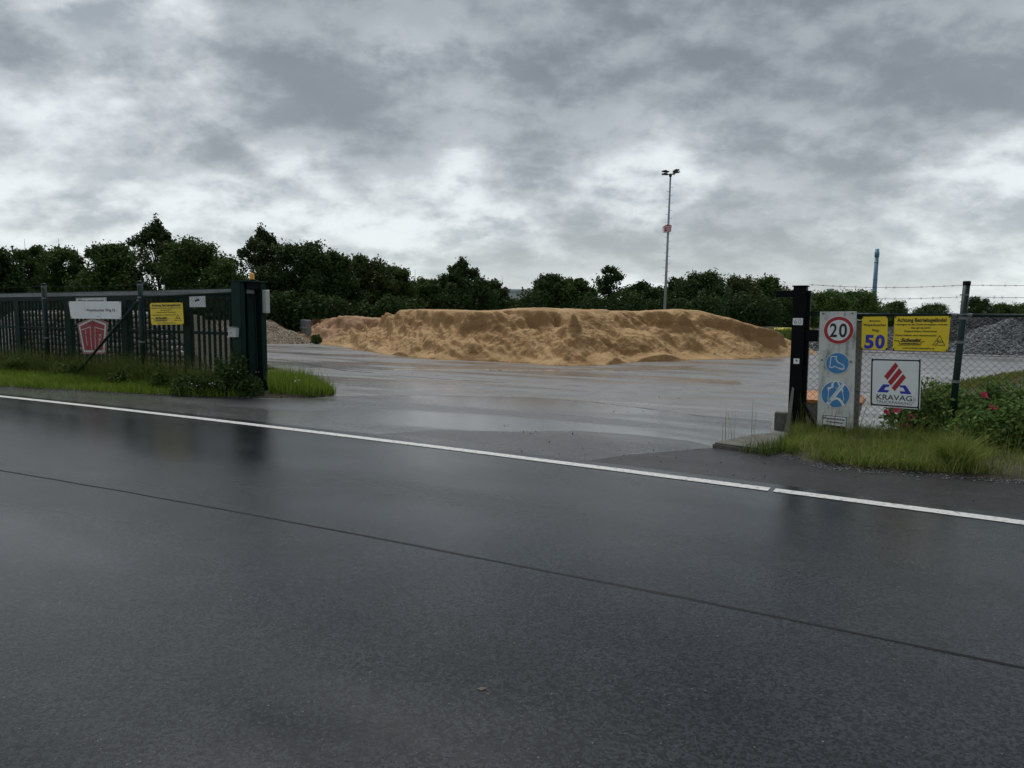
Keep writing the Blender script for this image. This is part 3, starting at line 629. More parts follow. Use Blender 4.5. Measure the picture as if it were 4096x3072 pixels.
# left fence
lf = thing('chain_link_fence', 'dark green chain link fence left of the gate, a diagonal strut against its post', 'fence', PL.pt(0), RZ)
sA, sB = PL.sz(184, 1300)[0], PL.sz(567, 1300)[0]
for s in (sA-8.0, sA-4.0, sA, sB):
    po = MB().tube([(s, 0, -.1), (s, 0, 2.24)], 0.055, 12).build('post', MT['postgreen'], lf, True)
    MB().lathe([(0.058, 0), (0.058, .02), (.03, .035)], 12, (s, 0, 2.235)).build('cap', MT['postgreen'], po, True)
    for z in (2.17, 1.90, 0.95): MB().lathe([(0.060, 0), (0.060, .03)], 12, (s, 0, z)).build('clamp', MT['galv'], po)
a_, b_ = PL.sz(560, 1205), Plane(PL.pt(0, 0, -.3)).sz(302, 1496)
MB().tube([(a_[0], -.05, a_[1]), (b_[0], -.3, b_[1]-.02)], 0.032, 10).build('strut', MT['postgreen'], lf, True)
tag(obj('mesh', chainlink(-17, sB, 0.02, 1.92, 0.042, 0.0018, 0.0, 3), MT['wire'], lf), kind='stuff')
tag(obj('mesh', chainlink(sB+.05, -0.45, 0.02, 1.92, 0.042, 0.0022, 0.0, 4), MT['wire'], lf), kind='stuff')
a_, b_ = PL.sz(590, 1184), PL.sz(938, 1172)
MB().tube([(sB+.05, 0, a_[1]-.01), (-0.44, 0, b_[1])], 0.028, 10).build('top_rail', MT['postgreen'], lf, True)
MB().tube([(-17, 0, 1.93), (sA, 0, 1.93), (sB, 0, 1.93)], 0.003, 5).build('tension_wire', MT['wire'], lf)
MB().tube([(-17, 0, 1.05), (sA, 0, 1.05), (sB, 0, 1.05), (-.45, 0, 1.05)], 0.0025, 5).build('tension_wire', MT['wire'], lf)
barbed([(-17, 0, 2.20), (sA, 0, 2.20), (sB, 0, 2.20), (-0.43, 0, 2.08)], 1).build('barbed_wire', MT['wire'], lf)
barbed([(-17, 0, 2.06), (sA, 0, 2.06), (sB, 0, 2.06), (-0.43, 0, 2.02)], 2).build('barbed_wire', MT['wire'], lf)

# sliding gate parked open behind the left fence
sg = thing('sliding_gate', 'dark green bar gate with a grey top beam slid open behind the left fence', 'gate', PL.pt(0, 0, 0.25), RZ)
g0, g1 = -15.5, -0.20
bar = MB().box(-.024, .024, -.02, .02, 0.16, 1.90, .004).mesh('bar')
wide = MB().box(-.12, .12, -.05, .05, 0.06, 1.93, .008).mesh('wide_upright')
wides = [PL.sz(p, 1300)[0]-0.14 for p in (-160, 45, 250, 475, 728)]
s = g0+.1
while s < g1-.1:
    if all(abs(s-w_) > .17 for w_ in wides):
        o = obj('bar', bar, MT['green'], sg); o.location = (s, 0, 0)
    s += 0.164
for w_ in wides: o = obj('upright', wide, MT['green'], sg); o.location = (w_, 0.0, 0)
# the beam rises slightly towards the post
def beam(z0, z1, y0, y1, nm, m, lift=0.06):
    mb = MB(); mb.slab([(g0, z0-lift), (g1, z0), (g1, z1), (g0, z1-lift)], y0, y1); return mb.build(nm, m, sg)
tb = beam(1.985, 2.075, -.09, .09, 'top_beam', MT['galv'])
beam(1.885, 1.984, -.06, .06, 'upper_rail', MT['green'])
beam(0.04, 0.17, -.07, .07, 'lower_rail', MT['green'], 0.0)
MB().box(g0, g1, -.028, .028, 1.16, 1.22, .004).build('middle_rail', MT['green'], sg)
MB().box(g1-.08, g1, -.08, .08, 0.04, 1.98, .006).build('end_post', MT['green'], sg)
# toothed comb on the top of the beam
mb = MB()
for i in range(150):
    q = g1-.05-i*.085; mb.box(q-.006, q+.006, -.006, .006, 2.07-(.06*(g1-q)/(g1-g0)), 2.105-(.06*(g1-q)/(g1-g0)))
tag(mb.build('comb', MT['green'], sg), kind='stuff')

# gate portal: near post, far post, cap
gp = thing('gate_post', 'tall dark green guide portal of the sliding gate with an amber beacon on top', 'gate post', PL.pt(0), RZ)
npst = MB(); npst.box(-.43, -.17, -.02, .09, -.05, 2.20, .006); np_o = npst.build('near_post', MT['green'], gp)
MB().box(-.17, -.13, -.01, .05, -.05, 2.17, .004).build('guide_strip', MT['green'], gp)
MB().box(-.27, -.10, .42, .54, -.05, 2.19, .006).build('far_post', MT['green'], gp)
MB().box(-.44, -.38, .09, .54, -.05, 2.15).build('back_plate', MT['black'], gp)
MB().box(-.45, -.06, -.035, .56, 2.20, 2.225, .004).build('cap', MT['green'], gp)
MB().box(-.37, -.12, .10, .41, 2.06, 2.195, .004).build('roller_housing', MT['black'], gp)
for i, y in enumerate((.16, .22, .30)):
    MB().tube([(-.14+.004*i, y, 1.93), (-.13+.004*i, y+.01, .1)], 0.006, 6).build('guide_rod', MT['postgreen'], gp)
q = PL.sz(1018, 1126)
bc = MB().lathe([(.055, 0), (.055, .025)], 16, (-.16, .26, 2.226)).build('beacon_foot', MT['rubber'], gp)
be = MB().lathe([(.050, .025), (.050, .04), (.044, .12), (.038, .145), (.02, .155)], 16, (-.16, .26, 2.226)).build('beacon', MT['beacon'], gp, True)
tag(be, 'amber warning beacon')
hb = MB().box(-.10, .02, .44, .54, 1.60, 2.06, .015).build('housing', MT['lightbox'], gp)
tag(hb, 'pale plastic housing on the right side of the portal')
kb = MB(); kb.slab([(-.45, 1.14), (-.24, 1.14), (-.225, 1.32), (-.45, 1.32)], -.10, -.022); kbo = kb.build('key_box', MT['lightbox'], gp)
MB().box(-.46, -.25, -.125, -.02, 1.322, 1.335).build('rain_hood', MT['alu'], kbo)
MB().lathe([(.012, 0), (.012, .004)], 10).build('lock', MT['rubber'], kbo).matrix_local = Matrix.Translation((-.36, -.101, 1.22)) @ Matrix.Rotation(math.pi/2, 4, 'X')

# right fence
rf = thing('chain_link_fence', 'dark green chain link fence right of the gate with barbed wire above its top rail', 'fence', PR.pt(0), RZ)
s1, z1 = PR.sz(3835, 1500); s2, z2 = PR.sz(3866, 1132)
ps = s1
po = MB().tube([(ps-.06, 0, -.1), (ps+.02, 0, z2)], 0.040, 14).build('post', MT['postgreen'], rf, True)
MB().lathe([(0.044, 0), (0.045, .045), (.038, .055)], 14, (ps+.02, 0, z2-.03)).build('cap', MT['rubber'], po, True)
for z in (1.60, 1.30, .8): MB().lathe([(0.045, 0), (0.045, .035)], 14, (ps-.06+.08*z/z2, 0, z)).build('clamp', MT['galv'], po)
for z in (1.66, 1.9): MB().box(ps-.05, ps+.05, -.045, -.041, z, z+.015).build('wire_tie', MT['galv'], po)
sL = PR.sz(3235, 1300)[0]
zt = 1.655
tag(obj('mesh', chainlink(sL, 6.0, 0.03, zt+.02, 0.043, 0.0023, 0.0, 7), MT['wire'], rf), kind='stuff')
MB().tube([(sL-.1, .012, zt), (ps-.05, .012, zt)], 0.022, 10).build('top_rail', MT['postgreen'], rf, True)
MB().tube([(ps+.05, .012, zt), (6.0, .012, zt)], 0.022, 10).build('top_rail', MT['postgreen'], rf, True)
for s_ in (ps-.09, ps+.07): MB().tube([(s_-.03, .012, zt), (s_+.03, .012, zt)], 0.027, 10).build('coupling', MT['galv'], rf)
for z in (1.16, .62, .12): MB().tube([(sL, 0.004, z), (ps, .004, z-.01), (6, .004, z)], 0.0026, 5).build('tension_wire', MT['wire'], rf)
barbed([(sL-.02, 0, 2.06), (ps, 0, 2.03), (6, 0, 2.04)], 5).build('barbed_wire', MT['wire'], rf)
barbed([(sL-.02, 0, 1.91), (ps, 0, 1.885), (6, 0, 1.885)], 6).build('barbed_wire', MT['wire'], rf)
# loose wire ends at the top of the mesh
mb = MB(); r = random.Random(3)
for i in range(60):
    q = sL+.05+i*.086; mb.tube([(q, 0, zt+.01), (q+.008, 0, zt+.045), (q+r.uniform(-.02, .02), r.uniform(-.01, .01), zt+.075)], 0.0016, 3)
tag(mb.build('mesh_tips', MT['wire'], rf), kind='stuff')

# catch post on the right of the gate
cA, cB = PR.sz(3160, 1500)[0], PR.sz(3212, 1500)[0]
cp = thing('gate_post', 'near black catch post with an arm at its top beside the sign board', 'gate post', PR.pt(cA), RZ)
cw = cB-cA
MB().box(0, cw, -.04, .13, -.05, 2.03, .006).build('post', MT['black'], cp)
MB().box(cw+.004, cw+.05, .02, .11, -.05, 1.98, .004).build('side_channel', MT['black'], cp)
MB().box(-.235, -.001, -.02, .08, 1.89, 1.985, .005).build('arm', MT['black'], cp)
MB().box(-.015, cw+.015, -.05, .14, 2.031, 2.05, .003).build('cap', MT['black'], cp)
MB().box(cw+.01, cw+.175, -.03, .09, 1.28, 1.44, .006).build('latch_box', MT['black'], cp)
MB().box(cw+.051, cw+.19, .0, .05, 1.64, 1.69, .004).build('rail_socket', MT['black'], cp)
q = MB(); q.slab([(-.03, -.05), (.04, -.05), (.075, .62), (.05, .64)], -.10, -.06); q.build('foot_brace', MT['concrete'], cp)
q = MB(); q.slab([(.19, .42), (.215, .44), (.46, -.02), (.42, -.03)], -.09, -.05); q.build('brace', MT['black'], cp)
st = MB().box(.012, cw-.028, -.0435, -.0405, 1.505, 1.60).build('sticker', MT['white'], cp)
st2 = MB().box(.045, cw-.05, -.0435, -.0405, .965, 1.04).build('sticker', MT['white'], cp)

# ------------------------------------------------------------------ signs
_cap = {}
def textmesh(txt, bold=0.0, shear=0.0):
    c = bpy.data.curves.new('txt', 'FONT'); c.body = txt; c.size = 1; c.offset = bold; c.shear = shear; c.resolution_u = 3; c.fill_mode = 'FRONT'
    o = bpy.data.objects.new('txt', c); C.objects.link(o); bpy.context.view_layer.update()
    me = bpy.data.meshes.new_from_object(o.evaluated_get(bpy.context.evaluated_depsgraph_get())); bpy.data.objects.remove(o); bpy.data.curves.remove(c)
    return me
def cap_h():
    if 'h' not in _cap:
        m_ = textmesh('H'); _cap['h'] = max(v.co.y for v in m_.vertices)
    return _cap['h']
def lettering(root, txt, x0, x1, z0, z1, m, bold=0.02, y=-.003, shear=0.0, dz=0.0):
    me = textmesh(txt, bold, shear); xs = [v.co.x for v in me.vertices]; a, b = min(xs), max(xs)
    sx = (x1-x0)/(b-a); sz_ = (z1-z0)/cap_h()
    for v in me.vertices:
        f = (v.co.x-a)/(b-a); v.co = (x0+(v.co.x-a)*sx, y, z0+v.co.y*sz_+dz*f)
    me.materials.clear(); me.update()
    return obj('lettering', me, m, root)
class Sign:
    def __init__(s, name, label, cat, plane, off, pix, m, thick=.004, group=None, back=None, fasten=True):
        q = [plane.sz(*p) for p in pix]; s.plane = plane; s.s0 = sum(a for a, b in q)/len(q); s.z0 = min(b for a, b in q)
        s.root = thing(name, label, cat, plane.pt(s.s0, s.z0, off), RZ, group); s.out = [(a-s.s0, b-s.z0) for a, b in q]
        s.plate = MB().slab(s.out, 0, thick).build('plate', m, s.root); s.y = -.0015
    def c(s, px, py):
        a, b = s.plane.sz(px, py); return a-s.s0, b-s.z0
    def poly(s, pix, m, nm='print', lvl=1):
        q = [s.c(*p) for p in pix]; n = len(q)
        if sum(q[i][0]*q[(i+1) % n][1]-q[(i+1) % n][0]*q[i][1] for i in range(n)) < 0: q = q[::-1]
        mb = MB(); mb.add([(x, -.0012*lvl, z) for x, z in q], [tuple(range(len(q)))]); return mb.build(nm, m, s.root)
    def line(s, pix, w, m, nm='print', lvl=2, closed=False):
        mb = MB(); mb.stroke([s.c(*p) for p in pix], w, -.0012*lvl, closed); return mb.build(nm, m, s.root)
    def disc(s, cx, cz, r, m, nm='print', lvl=1, n=44):
        mb = MB(); mb.add([(x, -.0012*lvl, z) for x, z in circle(cx, cz, r, n)], [tuple(range(n))]); return mb.build(nm, m, s.root)
    def text(s, txt, p0, p1, top, m, bold=.02, lvl=2, shear=0.0):   # p0, p1: ends of the baseline (pixels); top: cap line at p0
        a, b = s.c(*p0), s.c(*p1); h = s.c(p0[0], top)[1]-a[1]
        return lettering(s.root, txt, a[0], b[0], a[1], a[1]+h, m, bold, -.0012*lvl, shear, b[1]-a[1])
zA = lambda x, y: (x/2.7657, 1050+y/2.7657)
zB = lambda x, y: (600+x/2.765, 1050+y/2.765)
zC = lambda x, y: (3000+x/2.0733, 1080+y/2.0733)
zD = lambda x, y: (3500+x/1.8859, 1080+y/1.8859)
zE = lambda x, y: (3060+x/3.686, 1430+y/3.686)
def ties(sg_, pix, m=None):
    for p in pix:
        x_, z_ = sg_.c(*p); MB().box(x_-.006, x_+.006, -.008, .02, z_-.012, z_+.02).build('cable_tie', MT['rubber'], sg_.root)

# logo on a house shaped pentagon, used by the fence sign and the mast sign
def pentagon_logo(sg_, f, kw=1.0):
    P5 = [(845, 680), (1012, 598), (1182, 664), (1160, 1012), (908, 1010)]
    def ins(k): cx_, cy_ = 1014, 815; return [f(cx_+(x-cx_)*k, cy_+(y-cy_)*k) for x, y in P5]
    sg_.poly(ins(.985), MT['red'], 'border', 1); sg_.poly(ins(.92), MT['print_white'], 'band', 2); sg_.poly(ins(.80), MT['red'], 'field', 3)
    w = .017*kw
    for st in ([(889, 748), (990, 712), (1008, 966)], [(936, 742), (957, 912)], [(1048, 966), (1042, 716), (1148, 745)], [(1086, 968), (1091, 800), (1110, 800), (1108, 856), (1090, 858)]):
        sg_.line([f(*p) for p in st], w, MT['print_white'], 'letter_stroke', 4)
sU = Sign('pentagon_sign', 'red and white pentagon logo sign behind the left fence mesh', 'sign', PL, .02, [zA(*p) for p in ((845, 680), (1012, 598), (1182, 664), (1160, 1012), (908, 1010))], MT['print_white'])
pentagon_logo(sU, zA)
sW = Sign('notice_sign', 'small white sign half hidden behind the street name sign on the left fence', 'sign', PL, .02, [zA(*p) for p in ((828, 392), (1166, 384), (1166, 500), (828, 500))], MT['white'])
sW.text('Wenn geschlossen', zA(852, 436), zA(1142, 434), zA(0, 408)[1], MT['ink'], .02)
sW.line([zA(*p) for p in ((834, 470), (834, 398), (1160, 390), (1160, 470))], .008, MT['ink'], 'border')
s56 = Sign('street_name_sign', 'white slanted sheet sign with a street name and house number on the left fence', 'sign', PL, -.05, [zA(*p) for p in ((781, 430), (1362, 430), (1365, 625), (810, 619))], MT['white'])
s56.text('Weyerbuscher Weg 56', zA(980, 541), zA(1300, 541), zA(0, 512)[1], MT['ink'], .015)
s56.line([zA(*p) for p in ((1098, 592), (1125, 600), (1150, 608))], .006, MT['ink'], 'scratch')
ties(s56, [zA(790, 440), zA(1352, 438), zA(1355, 612), zA(818, 610)])

def achtung(pl, corners, label, off):
    sg_ = Sign('warning_sign', label, 'sign', pl, off, corners, MT['yellow'], group='yellow site warning signs')
    tl, tr, br, bl = [Vector(p) for p in corners]
    def f(x, y):                                       # x, y in the printed layout, 0..436 by 0..266
        u, v = x/436, y/266; p = tl.lerp(tr, u).lerp(bl.lerp(br, u), v); return (p.x, p.y)
    def T(txt, x0, x1, top, base, bold=.02, m=MT['ink'], shear=0.0): sg_.text(txt, f(x0, base), f(x1, base), f(x0, top)[1], m, bold, 2, shear)
    T('Achtung Betriebsgelände!', 22, 408, 15, 43, .03)
    T('Unbefugten ist der Zutritt strengstens verboten', 10, 418, 57, 70, .025)
    T('Hier gilt die StVO', 134, 284, 83, 96, .025)
    T('Eingeschränkter Winterdienst', 84, 340, 109, 122, .025)
    T('Dieses Gelände wird videoüberwacht!', 16, 338, 141, 154, .025)
    T('Schmitt', 58, 222, 172, 198, .05, MT['ink'], .3)
    T('peterslahr', 66, 210, 203, 213, .03, MT['ink'], .3)
    T('Logistik · Baustoffe · Truck-Service', 40, 222, 224, 230, .02)
    T('www.schmitt-peterslahr.de', 78, 330, 240, 252, .025)
    sg_.line([f(6, 191), (f(44, 191)), f(56, 217), f(214, 217), f(228, 195), f(250, 195)], .009, MT['ink'], 'logo_rule')
    sg_.poly([f(308, 222), f(412, 222), f(363, 143)], MT['ink'], 'triangle', 1); sg_.poly([f(318, 217), f(402, 217), f(363, 153)], MT['yellow'], 'triangle_field', 2)
    sg_.poly([f(343, 186), f(352, 178), f(392, 192), f(386, 203), f(348, 198)], MT['ink'], 'camera_icon', 3); sg_.poly([f(350, 187), f(355, 183), f(384, 193), f(381, 198)], MT['yellow'], 'camera_icon', 4)
    sg_.line([f(352, 199), f(350, 209), f(336, 211)], .006, MT['ink'], 'camera_icon', 3)
    ties(sg_, [f(8, 4), f(428, 4), f(428, 262), f(8, 262)])
    return sg_
achtung(PL, [zB(22, 449), zB(383, 443), zB(398, 683), zB(38, 689)], 'yellow warning sign on the left fence beside the gate portal', -.05)
achtung(PR, [zD(150, 350), zD(570, 347), zD(549, 614), zD(133, 604)], 'yellow warning sign high on the right fence above the truck parking sign', -.045)
sK = Sign('camera_sign', 'small beige sign with a camera picture behind the left fence mesh', 'sign', PL, .02, [zB(425, 377), zB(600, 371), zB(606, 492), zB(428, 494)], MT['white'])
sK.poly([zB(483, 415), zB(532, 399), zB(540, 420), zB(490, 434)], MT['ink'], 'camera_icon'); sK.line([zB(510, 405), zB(510, 378)], .012, MT['ink'], 'camera_icon', 1)

# concrete board with four signs
bd_pix = [zC(588, 345), zC(889, 342), zC(858, 1372), zC(563, 1372)]
q = [PR.sz(*p) for p in bd_pix]; q[2] = (q[2][0], -.03); q[3] = (q[3][0], -.03)
bs0 = sum(a for a, b in q)/4
bdr = thing('sign_board', 'weathered white concrete board carrying the round signs by the gate', 'sign board', PR.pt(bs0, 0, -.10), RZ)
MB().slab([(a-bs0, b) for a, b in q], 0, .055).build('slab', MT['board'], bdr)
PB = Plane(PR.pt(0, 0, -.10))
for p in (zC(617, 360), zC(855, 358), zC(606, 742), zC(842, 757)):
    a, b = PR.sz(*p); MB().lathe([(.014, 0), (.014, .008), (.006, .014)], 10).build('bolt', MT['galv'], bdr).matrix_local = Matrix.Translation((a-bs0, -.001, b)) @ Matrix.Rotation(math.pi/2, 4, 'X')
def round_sign(name, label, c0, rx, m, z=zC):
    pc, pe = PB.sz(*z(*c0)), PB.sz(*z(c0[0]+rx, c0[1])); r = abs(pe[0]-pc[0])
    sg_ = Sign.__new__(Sign); sg_.plane = PB; sg_.s0 = pc[0]; sg_.z0 = pc[1]-r
    sg_.root = thing(name, label, 'sign', PB.pt(sg_.s0, sg_.z0, -.010), RZ)
    sg_.plate = MB().slab(circle(0, r, r, 48), 0, .008).build('plate', MT['print_white'], sg_.root); sg_.r = r
    return sg_
s20 = round_sign('speed_limit_sign', 'round red rimmed speed limit sign at the top of the white board', (735, 500), 128, None); r = s20.r
s20.disc(0, r, r*.965, MT['red'], 'rim', 1); s20.disc(0, r, r*.735, MT['print_white'], 'field', 2)
s20.text('2', zC(661, 553), zC(721, 554), zC(0, 446)[1], MT['ink'], .02, 3); s20.text('0', zC(736, 554), zC(803, 556), zC(0, 446)[1], MT['ink'], .02, 3)
sb = round_sign('safety_boot_sign', 'round blue sign with a white boot in the middle of the white board', (1068, 85), 176, None, zE); r = sb.r
sb.disc(0, r, r*.955, MT['blue'], 'field', 1)
boot = [(674, 718), (718, 716), (716, 742), (735, 768), (772, 786), (780, 800), (780, 818), (730, 812), (700, 796), (690, 806), (662, 806), (664, 790)]
sb.line([zC(*p) for p in boot], .010, MT['print_white'], 'boot', 2, True)
for i in range(6): p = zC(738+i*7.5, 818+i*.9); sb.line([p, (p[0]+.3, p[1]+3.2)], .008, MT['print_white'], 'tread', 2)
for i in range(3): p = zC(668+i*9, 806); sb.line([p, (p[0], p[1]+3)], .008, MT['print_white'], 'tread', 2)
for p in ((704, 730), (707, 744), (716, 757), (728, 768), (742, 776)): x_, z_ = sb.c(*zC(*p)); sb.disc(x_, z_, .006, MT['print_white'], 'lace', 2, 8)
sl = round_sign('seat_belt_sign', 'round blue sign with a white seat belt figure low on the white board', (1040, 545), 219, None, zE); r = sl.r
sl.disc(0, r, r*.955, MT['blue'], 'field', 1)
W_ = MT['print_white']
def pe(*pts): return [zE(*p) for p in pts]
sl.poly(pe((1140, 380), (1185, 402), (990, 648), (945, 615)), W_, 'belt', 3)
sl.line(pe((1150, 392), (960, 630)), .004, MT['blue'], 'belt_seam', 4)
sl.poly(pe((940, 632), (985, 655), (945, 702), (897, 672)), W_, 'buckle', 3); sl.poly(pe((945, 642), (965, 652), (952, 668), (932, 658)), MT['blue'], 'buckle_slot', 4)
sl.line(pe((1000, 622), (1050, 598), (1095, 615), (1130, 655), (1160, 712)), .030, W_, 'steering_wheel', 2)
sl.line(pe((1008, 400), (1012, 366), (1045, 347), (1080, 366), (1082, 400)), .012, W_, 'hair', 2)
sl.poly(pe((985, 372), (1004, 372), (1010, 428), (975, 425)), W_, 'headrest', 2); sl.poly(pe((1090, 378), (1106, 380), (1112, 425), (1090, 440)), W_, 'headrest', 2)
sl.poly(pe((921, 438), (1012, 424), (1018, 436), (952, 466), (937, 522)), W_, 'shoulder', 2); sl.poly(pe((1125, 480), (1150, 448), (1155, 470), (1146, 525)), W_, 'shoulder', 2)
sl.line(pe((930, 470), (941, 525), (926, 606), (945, 630)), .007, W_, 'torso', 2); sl.line(pe((1152, 460), (1147, 540), (1165, 604), (1150, 640)), .007, W_, 'torso', 2)
sl.line(pe((1040, 440), (1065, 455), (1088, 438)), .007, W_, 'collar', 2)
sl.poly(pe((925, 712), (965, 700), (985, 738)), W_, 'lap', 2)
PW = PB
sw = Sign('notice_sign', 'grimy rectangular winter service sign at the foot of the white board', 'sign', PB, -.008, pe((848, 838), (1218, 872), (1198, 1108), (835, 1060)), MT['white'], .006)
sw.text('Eingeschränkter', zE(864, 897), zE(1188, 936), zE(0, 870)[1], MT['ink'], .03)
sw.text('Winterdienst', zE(896, 950), zE(1148, 978), zE(0, 925)[1], MT['ink'], .03)
sw.line(pe((858, 848), (1208, 881), (1189, 1097), (845, 1052)), .008, MT['ink'], 'border', 2, True)
sw.poly(pe((862, 982), (1186, 1020), (1183, 1062), (860, 1024)), MT['ink'], 'print', 2)

# grey pillar and grit bin behind the fence
P2 = Plane(PR.pt(0, 0, .22)); a, b = P2.sz(*zC(800, 500))[0], P2.sz(*zC(938, 500))[0]
gpil = thing('grey_pillar', 'plain grey pillar standing behind the white sign board', 'pillar', P2.pt(a), RZ)
MB().box(0, b-a, -.08, .10, -.03, 1.56, .012).build('shaft', MT['pillar'], gpil)
MB().box(-.01, b-a+.01, -.09, .11, 1.561, 1.58, .006).build('cap', MT['pillar'], gpil)
P3 = Plane(PR.pt(0, 0, .55)); a, zt3 = P3.sz(*zC(405, 1050)); b = P3.sz(*zC(912, 1110))[0]; zl = P3.sz(*zC(480, 1098))[1]
gb = thing('grit_bin', 'grey grit bin with an orange lid behind the sign board', 'grit bin', P3.pt(a), RZ)
wb = b-a
bmv = [(0.06, .02, -.02), (wb-.06, .02, -.02), (wb-.06, .5, -.02), (.06, .5, -.02), (0, -.04, zl), (wb, -.04, zl), (wb, .56, zl), (0, .56, zl)]
MB().add(bmv, [(3, 2, 1, 0), (4, 5, 6, 7), (0, 1, 5, 4), (1, 2, 6, 5), (2, 3, 7, 6), (3, 0, 4, 7)]).build('body', MT['bin'], gb)
lz = zt3-zl
lv = [(-.03, -.07, zl+.002), (wb+.03, -.07, zl+.002), (wb+.03, .6, zl+.002), (-.03, .6, zl+.002), (-.03, -.07, zl+.05), (wb+.03, -.07, zl+.05), (wb+.03, .6, zl+.05), (-.03, .6, zl+.05), (.05, .06, zl+lz+.05), (wb-.05, .06, zl+lz+.05), (wb-.05, .5, zl+lz+.05), (.05, .5, zl+lz+.05)]
MB().add(lv, [(3, 2, 1, 0), (0, 1, 5, 4), (1, 2, 6, 5), (2, 3, 7, 6), (3, 0, 4, 7), (4, 5, 9, 8), (5, 6, 10, 9), (6, 7, 11, 10), (7, 4, 8, 11), (8, 9, 10, 11)]).build('lid', MT['orange'], gb)
e0, e1_ = P3.sz(*zE(528, 832)), P3.sz(*zE(660, 832)); eh = P3.sz(*zE(528, 770))[1]
MB().box(e0[0]-a, e1_[0]-a, -.050, -.035, e0[1]-.02, eh, .003).build('name_plate', MT['ink'], gb)
lettering(gb, 'CEMO', e0[0]-a+.02, e1_[0]-a-.02, e0[1]+.005, eh-.03, MT['bin'], .03, -.0525)

# truck parking sign, house number sign
def rrect(c4, r, n=5):
    out_ = []; m_ = len(c4)
    for i in range(m_):
        p = Vector(c4[i]); a_ = (Vector(c4[i-1])-p).normalized(); b_ = (Vector(c4[(i+1) % m_])-p).normalized(); p0 = p+a_*r; p1 = p+b_*r
        for k in range(n+1):
            t_ = k/n; out_.append(tuple(p0*(1-t_)**2+p*2*t_*(1-t_)+p1*t_**2))
    return out_
k4 = [(3483, 1431), (3687, 1436), (3680, 1637), (3479, 1622)]
sk = Sign('parking_sign', 'white truck parking sign with a black border and red stripes on the right fence', 'sign', PR, -.045, rrect(k4, 9), MT['white'])
cxm, cym = 3582, 1531
def ink(k, d): return [(cxm+(x-cxm)*k, cym+(y-cym)*k) for x, y in d]
sk.poly(ink(.965, rrect(k4, 9)), MT['ink'], 'border', 1); sk.poly(ink(.905, rrect(k4, 8)), MT['white'], 'field', 2)
pd = lambda *pts: [zD(*p) for p in pts]
for st in (((155, 695), (178, 722), (95, 828), (70, 800)), ((183, 738), (207, 768), (122, 870), (98, 842)), ((212, 782), (235, 810), (150, 912), (126, 885))): sk.poly(pd(*st), MT['red'], 'stripe', 3)
sk.poly(pd((18, 918), (62, 860), (112, 862), (106, 879), (82, 881), (70, 901), (108, 905), (98, 922)), MT['inkblue'], 'emblem', 3)
sk.poly(pd((182, 868), (232, 868), (277, 936), (192, 930), (187, 911), (228, 914), (212, 885), (192, 884)), MT['inkblue'], 'emblem', 3)
sk.text('KRAVAG', zD(12, 972), zD(279, 988), zD(0, 934)[1], MT['ink'], .012, 3)
sk.text('TRUCKPARKING', zD(11, 998), zD(277, 1018), zD(0, 978)[1], MT['ink'], .0, 3)
ties(sk, [(3490, 1438), (3680, 1443), (3674, 1632), (3486, 1617)])
sn5 = Sign('house_number_sign', 'yellow house number sign with an arrow between the white board and the warning sign', 'sign', PR, -.045, [zC(932, 388), zC(1145, 385), zC(1139, 660), zC(925, 656)], MT['yellow'])
sn5.line([zC(1000, 423), zC(1083, 423)], .012, MT['ink'], 'arrow'); sn5.poly([zC(987, 423), zC(1004, 414), zC(1004, 432)], MT['ink'], 'arrow', 2)
sn5.text('Weyerbuscher', zC(940, 465), zC(1131, 465), zC(0, 445)[1], MT['ink'], .025)
sn5.text('Weg', zC(1012, 509), zC(1069, 509), zC(0, 489)[1], MT['ink'], .025)
sn5.text('5', zC(949, 645), zC(1026, 645), zC(0, 543)[1], MT['inkblue'], .045); sn5.text('0', zC(1037, 645), zC(1117, 645), zC(0, 543)[1], MT['inkblue'], .045)
ties(sn5, [zC(936, 392), zC(1140, 390), zC(1133, 658), zC(930, 654)])
# faded lettering on the post's stickers
xm = (.03+cw-.045)/2; lettering(cp, '6', .03, xm-.006, 1.52, 1.585, MT['alu'], .01, -.046); lettering(cp, '0', xm+.006, cw-.045, 1.52, 1.585, MT['alu'], .01, -.046)
MB().lathe([(.011, 0), (.011, .003)], 10).build('key_symbol', MT['ink'], st2).matrix_local = Matrix.Translation((cw/2-.002, -.0455, 1.012)) @ Matrix.Rotation(math.pi/2, 4, 'X')

# concrete footing and the timber block by the catch post
sp_ = [G(2855, 1800), G(3040, 1830), G(3105, 1835), G(3180, 1790), G(3230, 1765), G(3120, 1752), G(2980, 1768)]
sp_ = [G(2850, 1792), G(2960, 1808), G(3070, 1822), G(3170, 1790), G(3225, 1762), G(3105, 1748), G(2990, 1760)]
ctr = sum(sp_, Vector())/len(sp_)
ft = thing('concrete_footing', 'mossy concrete footing slab in front of the black catch post', 'footing', (ctr.x, ctr.y, 0))
bm = bmesh.new(); fverts = [bm.verts.new((p.x-ctr.x, p.y-ctr.y, -.02)) for p in sp_]; f_ = bm.faces.new(fverts); 
if f_.normal.z < 0: f_.normal_flip()
ex = bmesh.ops.extrude_face_region(bm, geom=[f_]); bmesh.ops.translate(bm, vec=(0, 0, .09), verts=[v for v in ex['geom'] if isinstance(v, bmesh.types.BMVert)])
bmesh.ops.recalc_face_normals(bm, faces=bm.faces[:]); bmesh.ops.bevel(bm, geom=[e for e in bm.edges if all(v.co.z > .05 for v in e.verts)], offset=.02, segments=2, affect='EDGES')
me = bpy.data.meshes.new('slab'); bm.to_mesh(me); bm.free(); obj('slab', me, MT['moss'], ft)
tb_ = thing('concrete_block', 'small grey concrete block at the left foot of the catch post', 'block', PR.pt(cA-.19, 0.0, .02), RZ)
